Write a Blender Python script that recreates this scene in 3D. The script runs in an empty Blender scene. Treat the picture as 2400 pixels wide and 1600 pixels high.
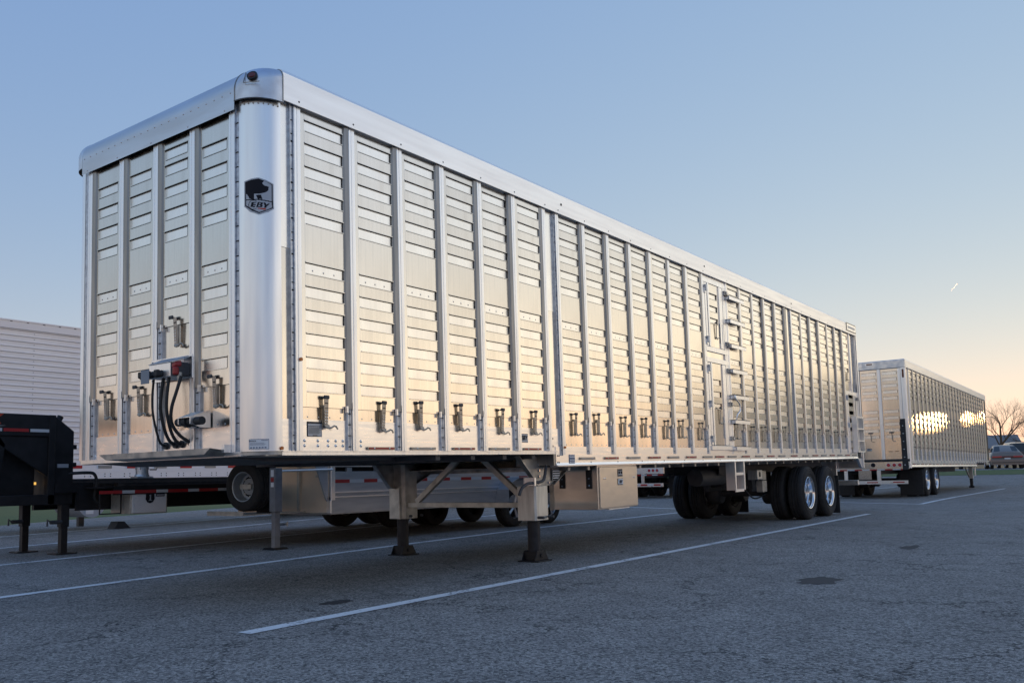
import bpy, math, random
from mathutils import Vector, Matrix

# ---------------------------------------------------------------- camera, sky, sun, exposure
S = bpy.context.scene
SUN_AZ, SUN_EL = math.radians(-9.4), math.radians(3.3)
cam_data = bpy.data.cameras.new("camera")
cam = bpy.data.objects.new("camera", cam_data)
S.collection.objects.link(cam)
S.camera = cam
cam_data.sensor_width = 36.0
cam_data.lens = 2016.53 / 2400 * 36
cam_data.shift_x = 30.18 / 2400
cam_data.shift_y = 127.73 / 2400
cam_data.clip_start, cam_data.clip_end = 0.1, 9000
FW = Vector((0.80201381, 0.58974393, 0.09474148))
RT = Vector((0.59392669, -0.80422856, -0.0216219))
UP = Vector((-0.06344242, -0.07361056, 0.99526707))
cam.matrix_world = Matrix((
    (RT.x, UP.x, -FW.x, -3.82346), (RT.y, UP.y, -FW.y, -4.88229),
    (RT.z, UP.z, -FW.z, 0.88518), (0, 0, 0, 1)))

W = bpy.data.worlds.new("World")
S.world = W
W.use_nodes = True
wn = W.node_tree
for n in list(wn.nodes):
    wn.nodes.remove(n)
sky = wn.nodes.new("ShaderNodeTexSky")
sky.sky_type = 'NISHITA'
sky.sun_disc = False
sky.sun_elevation = SUN_EL
sky.sun_rotation = math.pi / 2 - SUN_AZ
sky.altitude = 200
sky.air_density, sky.dust_density, sky.ozone_density = 1.0, 0.0, 1.5
bg = wn.nodes.new("ShaderNodeBackground")
bg.inputs[1].default_value = 0.15
wo = wn.nodes.new("ShaderNodeOutputWorld")
sep = wn.nodes.new("ShaderNodeSeparateColor")
com = wn.nodes.new("ShaderNodeCombineColor")
wn.links.new(sky.outputs[0], sep.inputs[0])
for ch, (pw, gain) in enumerate(((.67, .385), (.47, .415), (.15, .62))):   # the phone's tone curve for the sky
    a = wn.nodes.new("ShaderNodeMath"); a.operation = 'POWER'; a.inputs[1].default_value = pw
    m_ = wn.nodes.new("ShaderNodeMath"); m_.operation = 'MULTIPLY'; m_.inputs[1].default_value = gain / .15
    wn.links.new(sep.outputs[ch], a.inputs[0]); wn.links.new(a.outputs[0], m_.inputs[0]); wn.links.new(m_.outputs[0], com.inputs[ch])
# dusty warm band along the horizon, fading out within a few degrees
tcw = wn.nodes.new("ShaderNodeTexCoord")
sx = wn.nodes.new("ShaderNodeSeparateXYZ"); wn.links.new(tcw.outputs['Generated'], sx.inputs[0])
dv = wn.nodes.new("ShaderNodeMath"); dv.operation = 'MULTIPLY'; dv.inputs[1].default_value = -1 / .10
wn.links.new(sx.outputs['Z'], dv.inputs[0])
ex = wn.nodes.new("ShaderNodeMath"); ex.operation = 'EXPONENT'; ex.use_clamp = True; wn.links.new(dv.outputs[0], ex.inputs[0])
hz = wn.nodes.new("ShaderNodeMix"); hz.data_type, hz.blend_type = 'RGBA', 'MIX'
hz.inputs[6].default_value, hz.inputs[7].default_value = (1, 1, 1, 1), (1.21, 1.075, .87, 1)
wn.links.new(ex.outputs[0], hz.inputs[0])
hm = wn.nodes.new("ShaderNodeMix"); hm.data_type, hm.blend_type = 'RGBA', 'MULTIPLY'; hm.inputs[0].default_value = 1
wn.links.new(com.outputs[0], hm.inputs[6]); wn.links.new(hz.outputs[2], hm.inputs[7])
# bright veil added to the sky out of frame to brighten the polished sides
hd_ = wn.nodes.new("ShaderNodeVectorMath"); hd_.operation = 'DOT_PRODUCT'
hd_.inputs[1].default_value = (math.cos(math.radians(-45)), math.sin(math.radians(-45)), 0)
wn.links.new(tcw.outputs['Generated'], hd_.inputs[0])
wt = wn.nodes.new("ShaderNodeMapRange"); wt.interpolation_type = 'SMOOTHSTEP'
wt.inputs['From Min'].default_value, wt.inputs['From Max'].default_value = .65, .91
wn.links.new(hd_.outputs['Value'], wt.inputs['Value'])
vr_ = wn.nodes.new("ShaderNodeValToRGB")
cr = vr_.color_ramp
for pos, c in ((.0, (.22, .16, .09)), (.045, (.34, .24, .12)), (.08, (.54, .40, .20)), (.14, (.74, .58, .34)), (.20, (.48, .37, .22)), (.30, (.36, .30, .23)), (.45, (.31, .275, .235)), (.66, (.19, .172, .15)), (.9, (0, 0, 0))):
    e_ = cr.elements.new(pos); e_.color = (*c, 1)
cr.elements.remove(cr.elements[0]); cr.elements[-1].color = (0, 0, 0, 1)
wn.links.new(sx.outputs['Z'], vr_.inputs[0])
vw = wn.nodes.new("ShaderNodeVectorMath"); vw.operation = 'SCALE'
wn.links.new(vr_.outputs[0], vw.inputs[0]); wn.links.new(wt.outputs[0], vw.inputs['Scale'])
vg = wn.nodes.new("ShaderNodeVectorMath"); vg.operation = 'SCALE'; vg.inputs['Scale'].default_value = 1 / .15
wn.links.new(vw.outputs[0], vg.inputs[0])
va = wn.nodes.new("ShaderNodeVectorMath"); va.operation = 'ADD'
wn.links.new(hm.outputs[2], va.inputs[0]); wn.links.new(vg.outputs[0], va.inputs[1])
wn.links.new(va.outputs[0], bg.inputs[0])
wn.links.new(bg.outputs[0], wo.inputs[0])

sl = bpy.data.lights.new("sun", 'SUN')
sl.energy, sl.angle, sl.color = 1.5, math.radians(0.5), (1.0, 0.55, 0.20)
so = bpy.data.objects.new("sun", sl)
S.collection.objects.link(so)
sd = Vector((math.cos(SUN_EL) * math.cos(SUN_AZ), math.cos(SUN_EL) * math.sin(SUN_AZ), math.sin(SUN_EL)))
so.rotation_euler = sd.to_track_quat('Z', 'Y').to_euler()

vs = S.view_settings
vs.view_transform, vs.look = 'Standard', 'None'
vs.exposure, vs.gamma = 0.0, 1.0
vs.use_curve_mapping = False

# ---------------------------------------------------------------- helpers
COL = S.collection
R = math.radians
random.seed(7)


class MB:
    """collects shapes and links them as one mesh object"""
    def __init__(s):
        s.v, s.f, s.m, s.k = [], [], [], 0

    def mat(s, k):
        s.k = k
        return s

    def add(s, vs_, fs):
        b = len(s.v)
        s.v += [tuple(p) for p in vs_]
        for f in fs:
            s.f.append([b + i for i in f])
            s.m.append(s.k)
        return s

    def box(s, x0, y0, z0, x1, y1, z1):
        return s.add([(x0, y0, z0), (x1, y0, z0), (x1, y1, z0), (x0, y1, z0),
                      (x0, y0, z1), (x1, y0, z1), (x1, y1, z1), (x0, y1, z1)],
                     [(3, 2, 1, 0), (4, 5, 6, 7), (0, 1, 5, 4), (1, 2, 6, 5), (2, 3, 7, 6), (3, 0, 4, 7)])

    def hexa(s, p):
        return s.add(p, [(3, 2, 1, 0), (4, 5, 6, 7), (0, 1, 5, 4), (1, 2, 6, 5), (2, 3, 7, 6), (3, 0, 4, 7)])

    def prism(s, poly, ax, lo, hi):
        """polygon in the two other axes (cyclic order), extruded along axis ax"""
        n = len(poly)
        def P(a, b, c):
            return {'x': (c, a, b), 'y': (a, c, b), 'z': (a, b, c)}[ax]
        vs_ = [P(a, b, lo) for a, b in poly] + [P(a, b, hi) for a, b in poly]
        fs = [tuple(range(n))[::-1], tuple(range(n, 2 * n))]
        fs += [(i, (i + 1) % n, n + (i + 1) % n, n + i) for i in range(n)]
        return s.add(vs_, fs)

    def tube(s, pts, r, n=8, r2=None, cap=True):
        pts = [Vector(p) for p in pts]
        m = len(pts)
        rs = [r + ((r2 if r2 is not None else r) - r) * i / (m - 1) for i in range(m)]
        t0 = (pts[1] - pts[0]).normalized()
        up = Vector((0, 0, 1)) if abs(t0.z) < .9 else Vector((1, 0, 0))
        a = t0.cross(up).normalized()
        vs_ = []
        for i in range(m):
            t = (pts[min(i + 1, m - 1)] - pts[max(i - 1, 0)]).normalized()
            a = (a - t * a.dot(t)).normalized()
            b = t.cross(a)
            for j in range(n):
                w = 2 * math.pi * j / n
                vs_.append(pts[i] + (a * math.cos(w) + b * math.sin(w)) * rs[i])
        fs = []
        for i in range(m - 1):
            for j in range(n):
                k = (j + 1) % n
                fs.append((i * n + j, i * n + k, (i + 1) * n + k, (i + 1) * n + j))
        if cap:
            fs.append(tuple(range(n))[::-1])
            fs.append(tuple(range((m - 1) * n, m * n)))
        return s.add(vs_, fs)

    def lathe(s, prof, o, ax='y', n=40, a0=0.0, a1=2 * math.pi):
        """prof: list of (radius, distance along the axis)"""
        full = abs(a1 - a0 - 2 * math.pi) < 1e-6
        m = n if full else n + 1
        vs_ = []
        for r, t in prof:
            for j in range(m):
                w = a0 + (a1 - a0) * j / n
                c, q = r * math.cos(w), r * math.sin(w)
                d = {'y': (c, t, q), 'x': (t, c, q), 'z': (c, q, t)}[ax]
                vs_.append((o[0] + d[0], o[1] + d[1], o[2] + d[2]))
        fs = []
        for i in range(len(prof) - 1):
            for j in range(n):
                k = (j + 1) % m
                fs.append((i * m + j, (i + 1) * m + j, (i + 1) * m + k, i * m + k))
        return s.add(vs_, fs)

    def cyl(s, p, q, r, n=16, r2=None):
        return s.tube([p, q], r, n, r2)

    def dome(s, p, d, r, n=6, h=.5):
        """rivet head at p facing axis d ('-y', '-x', 'z' ...)"""
        sg = -1 if d[0] == '-' else 1
        ax = d[-1]
        prof = [(r, 0), (r * .75, sg * r * h * .7), (r * .02, sg * r * h)]
        if sg < 0 and ax == 'y' or sg > 0 and ax != 'y':
            prof = prof
        return s.lathe(prof, p, ax, n)

    def build(s, name, mats, parent=None, smooth=False, bevel=0.0, loc=None, ang=35):
        me = bpy.data.meshes.new(name)
        me.from_pydata(s.v, [], s.f)
        if not isinstance(mats, (list, tuple)):
            mats = [mats]
        for m in mats:
            me.materials.append(m)
        me.polygons.foreach_set('material_index', s.m)
        me.validate()
        if smooth:
            me.polygons.foreach_set('use_smooth', [True] * len(me.polygons))
            me.set_sharp_from_angle(angle=R(ang))
        me.update()
        o = bpy.data.objects.new(name, me)
        COL.objects.link(o)
        o.parent = parent
        if loc:
            o.location = loc
        if bevel:
            b = o.modifiers.new('bevel', 'BEVEL')
            b.width, b.segments, b.limit_method, b.angle_limit = bevel, 2, 'ANGLE', R(40)
        return o


def fix_normals(o):
    import bmesh
    bm = bmesh.new()
    bm.from_mesh(o.data)
    bmesh.ops.recalc_face_normals(bm, faces=bm.faces)
    bm.to_mesh(o.data)
    bm.free()
    return o


def tag(o, label=None, cat=None, group=None, kind=None):
    if label: o['label'] = label
    if cat: o['category'] = cat
    if group: o['group'] = group
    if kind: o['kind'] = kind
    return o


def thing(name, label, cat, loc=(0, 0, 0), rot=(0, 0, 0), group=None):
    o = bpy.data.objects.new(name, None)
    COL.objects.link(o)
    o.location, o.rotation_euler = loc, rot
    o.empty_display_size = .3
    return tag(o, label, cat, group)


def copy_of(o, parent=None, loc=None, rot=None):
    c = o.copy()
    COL.objects.link(c)
    c.parent = parent
    if loc is not None: c.location = loc
    if rot is not None: c.rotation_euler = rot
    return c


def children_of(o):
    return [c for c in bpy.data.objects if c.parent == o]


def copy_tree(o, parent=None):
    kids = children_of(o)
    c = copy_of(o, parent)
    for k in kids:
        copy_tree(k, c)
    return c


def text_into(mb, s, size, place, shear=0.0, offset=0.0):
    """flat lettering; place(u, v) -> 3-D point"""
    cu = bpy.data.curves.new("lettering", 'FONT')
    cu.body, cu.size, cu.shear, cu.offset = s, size, shear, offset
    cu.align_x, cu.align_y = 'CENTER', 'CENTER'
    cu.resolution_u = 3
    to = bpy.data.objects.new("lettering", cu)
    me = bpy.data.meshes.new_from_object(to)
    mb.add([place(v.co.x, v.co.y) for v in me.vertices], [tuple(p.vertices) for p in me.polygons])
    bpy.data.objects.remove(to)
    bpy.data.curves.remove(cu)
    bpy.data.meshes.remove(me)


# ---------------------------------------------------------------- materials
def nodes_of(name):
    m = bpy.data.materials.new(name)
    m.use_nodes = True
    return m, m.node_tree, m.node_tree.nodes['Principled BSDF']


def noise_node(nt, scale, detail=4, stretch=None, coord='Object'):
    tc = nt.nodes.new("ShaderNodeTexCoord")
    n = nt.nodes.new("ShaderNodeTexNoise")
    n.inputs['Scale'].default_value = scale
    n.inputs['Detail'].default_value = detail
    if stretch:
        mp = nt.nodes.new("ShaderNodeMapping")
        mp.inputs['Scale'].default_value = stretch
        nt.links.new(tc.outputs[coord], mp.inputs[0])
        nt.links.new(mp.outputs[0], n.inputs['Vector'])
    else:
        nt.links.new(tc.outputs[coord], n.inputs['Vector'])
    return n


def ramp(nt, src, p0, c0, p1, c1):
    r = nt.nodes.new("ShaderNodeValToRGB")
    r.color_ramp.elements[0].position, r.color_ramp.elements[1].position = p0, p1
    r.color_ramp.elements[0].color = (*c0, 1) if len(c0) == 3 else c0
    r.color_ramp.elements[1].color = (*c1, 1) if len(c1) == 3 else c1
    nt.links.new(src, r.inputs[0])
    return r


def mat(name, c, rough=.5, metal=0.0, c2=None, scale=6, stretch=None, r2=None, bump=0.0, bscale=40, bdist=.002,
        emit=None, spec=None, coat=0.0, vary=0.0, streak=0.0):
    m, nt, p = nodes_of(name)
    p.inputs['Base Color'].default_value = (*c, 1)
    p.inputs['Roughness'].default_value = rough
    p.inputs['Metallic'].default_value = metal
    if spec is not None: p.inputs['Specular IOR Level'].default_value = spec
    if coat:
        p.inputs['Coat Weight'].default_value = coat
        p.inputs['Coat Roughness'].default_value = .08
    if c2 or r2:
        n = noise_node(nt, scale, 5, stretch)
        if c2:
            r = ramp(nt, n.outputs[0], .35, c, .68, c2)
            out = r.outputs[0]
            if vary:
                oi = nt.nodes.new("ShaderNodeObjectInfo")
                vr = ramp(nt, oi.outputs['Random'], 0, (1 - vary,) * 3, 1, (1.0,) * 3)
                mx = nt.nodes.new("ShaderNodeMix"); mx.data_type, mx.blend_type = 'RGBA', 'MULTIPLY'; mx.inputs[0].default_value = 1
                nt.links.new(out, mx.inputs[6]); nt.links.new(vr.outputs[0], mx.inputs[7])
                out = mx.outputs[2]
            if streak:                 # rain and road-film streaks running down the sheet
                sn = noise_node(nt, 1.0, 5, (40, 40, 1.1))
                sr = ramp(nt, sn.outputs[0], .40, (streak,) * 3, .60, (1.0,) * 3)
                mx = nt.nodes.new("ShaderNodeMix"); mx.data_type, mx.blend_type = 'RGBA', 'MULTIPLY'; mx.inputs[0].default_value = 1
                nt.links.new(out, mx.inputs[6]); nt.links.new(sr.outputs[0], mx.inputs[7])
                out = mx.outputs[2]
            nt.links.new(out, p.inputs['Base Color'])
        if r2:
            r = ramp(nt, n.outputs[0], .35, (rough,) * 3, .7, (r2,) * 3)
            nt.links.new(r.outputs[0], p.inputs['Roughness'])
    if bump:
        n = noise_node(nt, bscale, 3)
        b = nt.nodes.new("ShaderNodeBump")
        b.inputs['Strength'].default_value = bump
        b.inputs['Distance'].default_value = bdist
        nt.links.new(n.outputs[0], b.inputs['Height'])
        nt.links.new(b.outputs[0], p.inputs['Normal'])
    if emit:
        p.inputs['Emission Color'].default_value = (*emit[:3], 1)
        p.inputs['Emission Strength'].default_value = emit[3]
    return m


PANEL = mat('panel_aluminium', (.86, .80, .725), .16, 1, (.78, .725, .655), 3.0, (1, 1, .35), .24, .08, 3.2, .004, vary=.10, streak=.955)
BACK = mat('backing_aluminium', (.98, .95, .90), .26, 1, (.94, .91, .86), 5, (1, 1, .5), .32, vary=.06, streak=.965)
EXTR = mat('extruded_aluminium', (.95, .95, .95), .34, 1, (.90, .90, .90), 8, (4, 4, .15), .42)
RAIL = mat('roof_rail_aluminium', (.95, .94, .93), .38, 1, (.91, .90, .89), 4, (.3, 3, 6), .46)
NOSE = mat('corner_aluminium', (.93, .94, .95), .30, 1, (.86, .87, .89), 5, (3, 3, .18), .40, .06, 30)
PLATE = mat('mill_plate', (.98, .975, .97), .27, 1, (.93, .925, .92), 7, (.5, 1, 5), .36)
GALV = mat('galvanised_rail', (.56, .60, .66), .42, 1, (.46, .49, .54), 30, None, .55)
DARKAL = mat('dull_aluminium', (.52, .51, .49), .45, 1, (.30, .29, .28), 8, None, .6)
BRACE = mat('brace_aluminium', (.62, .60, .55), .48, .8, (.48, .46, .42), 10, None, .6)
STEEL = mat('painted_steel', (.055, .058, .066), .5, .2, (.09, .09, .095), 9, None, .7)
LEVER = mat('lever_steel', (.40, .38, .35), .40, 1, (.28, .26, .24), 25)
BLACK = mat('black_paint', (.010, .011, .013), .45, 0, (.02, .02, .023), 7, None, .6, spec=.3)
RUBBER = mat('black_rubber', (.016, .017, .02), .62, 0, (.026, .026, .028), 20)
TYRE = mat('tyre_rubber', (.018, .018, .02), .78, 0, (.034, .032, .031), 14, None, .88, .15, 90)
CHROME = mat('polished_wheel', (.74, .75, .77), .12, 1, (.66, .67, .69), 9)
GAPSHADE = mat('gap_and_shade', (.006, .006, .007), .9)  # black for open gaps and for painted shade strips alike
RED = mat('red_reflector', (.42, .016, .02), .28, 0, spec=.6)
CLEAR = mat('grey_reflector', (.34, .34, .33), .3, .35)
AMBER = mat('amber_lens', (.62, .16, .02), .25, 0)
AMBERON = mat('lit_amber_lamp', (.75, .35, .05), .4, 0, emit=(1, .55, .12, 1.1))
DIMRED = mat('dark_red_lens', (.12, .02, .012), .2, 0)
TAPEW = mat('white_tape', (.62, .64, .66), .4)
WHITE = mat('white_paint', (.88, .88, .89), .42, 0, (.79, .79, .81), 2, (.2, 1, 4), .5)
PAPER = mat('label_white', (.74, .76, .78), .5)
INK = mat('label_ink', (.010, .011, .018), .6, spec=.2)
BLUEINK = mat('label_blue', (.06, .10, .20), .5)
LABELGREY = mat('label_grey', (.42, .45, .50), .4, .3)
LETTERRED = mat('letter_red', (.50, .05, .02), .5)
TAG = mat('grey_plastic', (.22, .26, .31), .5)
REDCAP = mat('red_plastic', (.36, .03, .03), .4)
TRAILERGREY = mat('satin_aluminium', (.50, .53, .57), .42, .7, (.43, .46, .50), 6, (.4, 1, 3), .5)
TREAD = mat('diamond_plate', (.85, .86, .88), .45, .4)
TOOLBOXM = mat('tool_box_sheet', (.70, .66, .60), .30, 1, (.62, .58, .53), 4, (1, 1, 3), .38)
TAIL = mat('tail_lamp_lens', (.50, .05, .05), .25, 0)
TANWALL = mat('tan_sheet', (.80, .68, .54), .42, .5, (.72, .61, .49), 2.5, None, .38, .1, 3.0, .004)
CHROMEDULL = mat('alloy_wheel', (.62, .63, .65), .3, 1)
JACKGREY = mat('jack_grey', (.20, .22, .25), .45, .2, (.16, .17, .19), 10)
RIMGREY = mat('rim_grey', (.40, .43, .46), .42, .5)
VAPOUR = mat('vapour', (1, 1, 1), .45)
VAPOUR.node_tree.nodes['Principled BSDF'].inputs['Transmission Weight'].default_value = 1
VAPOUR.node_tree.nodes['Principled BSDF'].inputs['IOR'].default_value = 1.25
HOUSEWALL = mat('house_siding', (.62, .50, .36), .8, 0, (.55, .45, .34), 4)
SHINGLE = mat('roof_shingle', (.20, .20, .205), .85, 0, (.27, .265, .26), 5, (1, 6, 1))
BARK = mat('bark', (.10, .075, .055), .9, 0, (.15, .115, .085), 8)
TWIG = mat('twigs', (.12, .10, .085), .9)
CREAM = mat('blocker_cream', (.88, .76, .56), .8)  # bright cream for the added blocker, lightens what the metal reflects

FARWOOD = mat('far_twigs', (.44, .36, .27), .9)  # twigs lightened so the unseen woods reflect as if sunlit
LEDGE = mat('bright_ledge', (.86, .87, .88), .38, 1)


def asphalt_material():
    m, nt, p = nodes_of('asphalt')
    L = nt.links.new
    tc = nt.nodes.new("ShaderNodeTexCoord")
    def noise(scale, det=4, rough=.55):
        n = nt.nodes.new("ShaderNodeTexNoise")
        n.inputs['Scale'].default_value, n.inputs['Detail'].default_value = scale, det
        n.inputs['Roughness'].default_value = rough
        L(tc.outputs['Object'], n.inputs['Vector'])
        return n
    def mix(kind, fac, a, b):
        x = nt.nodes.new("ShaderNodeMix")
        x.data_type, x.blend_type = 'RGBA', kind
        if isinstance(fac, float): x.inputs[0].default_value = fac
        else: L(fac, x.inputs[0])
        for s_, v in ((6, a), (7, b)):
            if isinstance(v, tuple): x.inputs[s_].default_value = v
            else: L(v, x.inputs[s_])
        return x.outputs[2]
    big = ramp(nt, noise(.22, 5, .6).outputs[0], .32, ASPH0, .70, ASPH1)
    mid = ramp(nt, noise(2.3, 5).outputs[0], .30, (.84, .84, .845), .72, (1.12, 1.12, 1.115))
    col = mix('MULTIPLY', 1.0, big.outputs[0], mid.outputs[0])
    # stone chips
    v = nt.nodes.new("ShaderNodeTexVoronoi")
    v.inputs['Scale'].default_value = 75
    L(tc.outputs['Object'], v.inputs['Vector'])
    chip = ramp(nt, v.outputs['Color'], .12, (.34, .34, .35), .82, (1.80, 1.78, 1.75))
    col = mix('MULTIPLY', 1.0, col, chip.outputs[0])
    fine = ramp(nt, noise(210, 2).outputs[0], .36, (.50, .50, .52), .66, (1.50, 1.50, 1.49))
    col = mix('MULTIPLY', 1.0, col, fine.outputs[0])
    # cracks: thin wavering cell borders, broken up by a mask
    wob = noise(1.6, 5, .7)
    ad = nt.nodes.new("ShaderNodeMix")
    ad.data_type, ad.blend_type = 'RGBA', 'LINEAR_LIGHT'
    ad.inputs[0].default_value = .55
    L(tc.outputs['Object'], ad.inputs[6]); L(wob.outputs['Color'], ad.inputs[7])
    cv = nt.nodes.new("ShaderNodeTexVoronoi")
    cv.feature = 'DISTANCE_TO_EDGE'
    cv.inputs['Scale'].default_value = .62
    L(ad.outputs[2], cv.inputs['Vector'])
    line = ramp(nt, cv.outputs['Distance'], .0, (1, 1, 1), .012, (0, 0, 0))
    mask = ramp(nt, noise(.55, 3).outputs[0], .42, (0, 0, 0), .54, (1, 1, 1))
    crack = mix('MULTIPLY', 1.0, line.outputs[0], mask.outputs[0])
    col = mix('MIX', crack, col, (.018, .018, .02, 1))
    # oil spots and damp patches
    st = ramp(nt, noise(.85, 6, .65).outputs[0], .72, (0, 0, 0), .80, (.5, .5, .5))
    col = mix('MIX', st.outputs[0], col, (.035, .03, .028, 1))
    L(col, p.inputs['Base Color'])
    p.inputs['Roughness'].default_value = .80
    p.inputs['Specular IOR Level'].default_value = .35
    b = nt.nodes.new("ShaderNodeBump")
    b.inputs['Strength'].default_value, b.inputs['Distance'].default_value = .55, .006
    bb = mix('ADD', .6, v.outputs['Distance'], noise(210, 2).outputs['Color'])
    L(bb, b.inputs['Height'])
    L(b.outputs[0], p.inputs['Normal'])
    return m


def paint_material():
    m, nt, p = nodes_of('line_paint')
    L = nt.links.new
    n = noise_node(nt, 38, 6)
    n2 = noise_node(nt, 2.2, 4)
    x = nt.nodes.new("ShaderNodeMath"); x.operation = 'ADD'
    L(n.outputs[0], x.inputs[0]); L(n2.outputs[0], x.inputs[1])
    r = ramp(nt, x.outputs[0], .74, (.20, .20, .205), .92, (.78, .80, .81))
    L(r.outputs[0], p.inputs['Base Color'])
    p.inputs['Roughness'].default_value = .7
    return m


def grass_material():
    m, nt, p = nodes_of('grass')
    n = noise_node(nt, 14, 6)
    r = ramp(nt, n.outputs[0], .3, (.040, .075, .012), .7, (.085, .135, .022))
    nt.links.new(r.outputs[0], p.inputs['Base Color'])
    p.inputs['Roughness'].default_value = .9
    return m


ASPH0, ASPH1 = (.192, .185, .172), (.240, .231, .216)
ASPHALT, PAINT, GRASS = asphalt_material(), paint_material(), grass_material()

# ---------------------------------------------------------------- ground
XS = [-1e4, 15, 22.5, 38, 47, 56, 70, 300, 1e4]
ZS = [0, 0, .06, .065, .5, .77, .8, 1.0, 1.0]


def gz(x):
    for i in range(len(XS) - 1):
        if x <= XS[i + 1]:
            t = (x - XS[i]) / (XS[i + 1] - XS[i])
            return ZS[i] + (ZS[i + 1] - ZS[i]) * t
    return ZS[-1]


def sheet(name, m, xs, ylo, yhi, dz, ny=6, kind='structure'):
    b = MB()
    n = len(xs)
    vs_, fs = [], []
    for x in xs:
        lo, hi = ylo(x), yhi(x)
        for j in range(ny + 1):
            vs_.append((x, lo + (hi - lo) * j / ny, gz(x) + dz))
    for i in range(n - 1):
        for j in range(ny):
            a = i * (ny + 1) + j
            fs.append((a, a + ny + 1, a + ny + 2, a + 1))
    b.add(vs_, fs)
    return tag(b.build(name, m), kind=kind)


def lot_edge(x):
    pts = [(-60, 9), (-10, 13.2), (0, 15.4), (5.93, 17.4), (8.03, 18.61), (9.28, 19.29), (12.5, 20.59), (15.6, 21.95), (30, 26), (47, 30)]
    if x <= pts[0][0]: return pts[0][1]
    for (a, b), (c, d) in zip(pts, pts[1:]):
        if x <= c: return b + (d - b) * (x - a) / (c - a)
    return pts[-1][1]


sheet('ground', GRASS, [-2500, -300, -60, 0, 15, 18, 22.5, 30, 38, 42, 47, 51, 56, 70, 120, 300, 2500],
      lambda x: -2500, lambda x: 2500, -.045, 10)
sheet('parking_lot', ASPHALT, [-60, -30, -10, 0, 3, 5.93, 8.03, 9.28, 12.5, 15.6, 18, 20, 22.5, 26, 30, 34, 38, 40, 43, 45, 47],
      lambda x: -70, lot_edge, 0, 12)
sheet('upper_parking_lot', ASPHALT, [54.5, 56, 63, 70, 84], lambda x: -30, lambda x: 40, .004, 8)
sheet('grass_strip', GRASS, [47, 49, 51, 53, 54.5], lambda x: -40, lambda x: 30, .012, 20)

# painted stall lines, 4 mm above the asphalt
def stripe(pts, w):
    b = MB()
    for (x0, y0), (x1, y1) in zip(pts, pts[1:]):
        d = Vector((x1 - x0, y1 - y0)); n = Vector((-d.y, d.x)).normalized() * w / 2
        k = max(1, int(d.length / 2))
        for i in range(k):
            a = Vector((x0, y0)) + d * i / k; c = Vector((x0, y0)) + d * (i + 1) / k
            za, zc = gz(a.x) + .004, gz(c.x) + .004
            b.add([(a.x - n.x, a.y - n.y, za), (c.x - n.x, c.y - n.y, zc), (c.x + n.x, c.y + n.y, zc), (a.x + n.x, a.y + n.y, za)], [(0, 1, 2, 3)])
    return tag(b.build('stall_line', PAINT), kind='structure')


stripe([(-.54, -.55), (14.75, -.455)], .115)
stripe([(-3.5, 2.28), (-.5, 2.67), (4.94, 3.326), (8.96, 3.66), (14.9, 3.70)], .125)
stripe([(-2.5, 5.25), (.89, 5.85), (9.2, 7.3), (15, 7.7)], .125)
stripe([(-1, 7.95), (2.2, 8.865), (5.59, 9.72), (10.28, 11.09), (14, 11.9)], .125)
stripe([(-1, 10.6), (3.61, 12.09), (7.88, 13.29), (12.1, 14.83)], .125)
stripe([(14.85, .2), (15.17, 1.69), (17.11, 5.88), (18.6, 9.0)], .125)
stripe([(34.4, -.77), (19.18, -.60), (20.11, 1.49), (22.18, 6.19), (23.54, 7.45)], .11)
stripe([(35.6, 4.27), (38.9, 3.81)], .125)
stripe([(23.74, 9.36), (26.2, 7.9), (30, 7.6)], .125)


def patch(x, y, w, d, seed):
    """old oil-dark repair patch with a ragged outline"""
    rnd = random.Random(seed)
    n = 26
    pts = []
    for k in range(n):
        a = 2 * math.pi * k / n
        f = rnd.uniform(.72, 1.1)
        pts.append((x + w * f * math.cos(a), y + d * f * math.sin(a), gz(x) + .002))
    return tag(MB().add(pts, [tuple(range(n))]).build('oil_stain', STAIN), kind='structure')


STAIN = mat('oily_asphalt', (.030, .027, .027), .7, 0, (.060, .057, .056), 26, None, .85, .5, 150, .004)
patch(3.42, -2.74, .30, .17, 1)
patch(6.9, -2.75, .30, .10, 2)
patch(.66, -.06, .16, .09, 3)

# ================================================================ the big livestock trailer
T1 = thing('livestock_trailer', 'big aluminium livestock trailer in the foreground with a pig shield badge on its front corner', 'trailer', (0, 0, 0), (0, -0.01178, 0))
ZF, ZTOP, ZR0, ZR1 = 1.108, 3.70, .955, 1.157      # front floor, underside of roof rail, rear bottom rail
WID = 2.59
SLOTS = [3.621, 3.441, 3.263, 3.082, 2.903, 2.521, 2.341, 2.163, 1.984, 1.807, 1.63]
SH = .081


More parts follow.
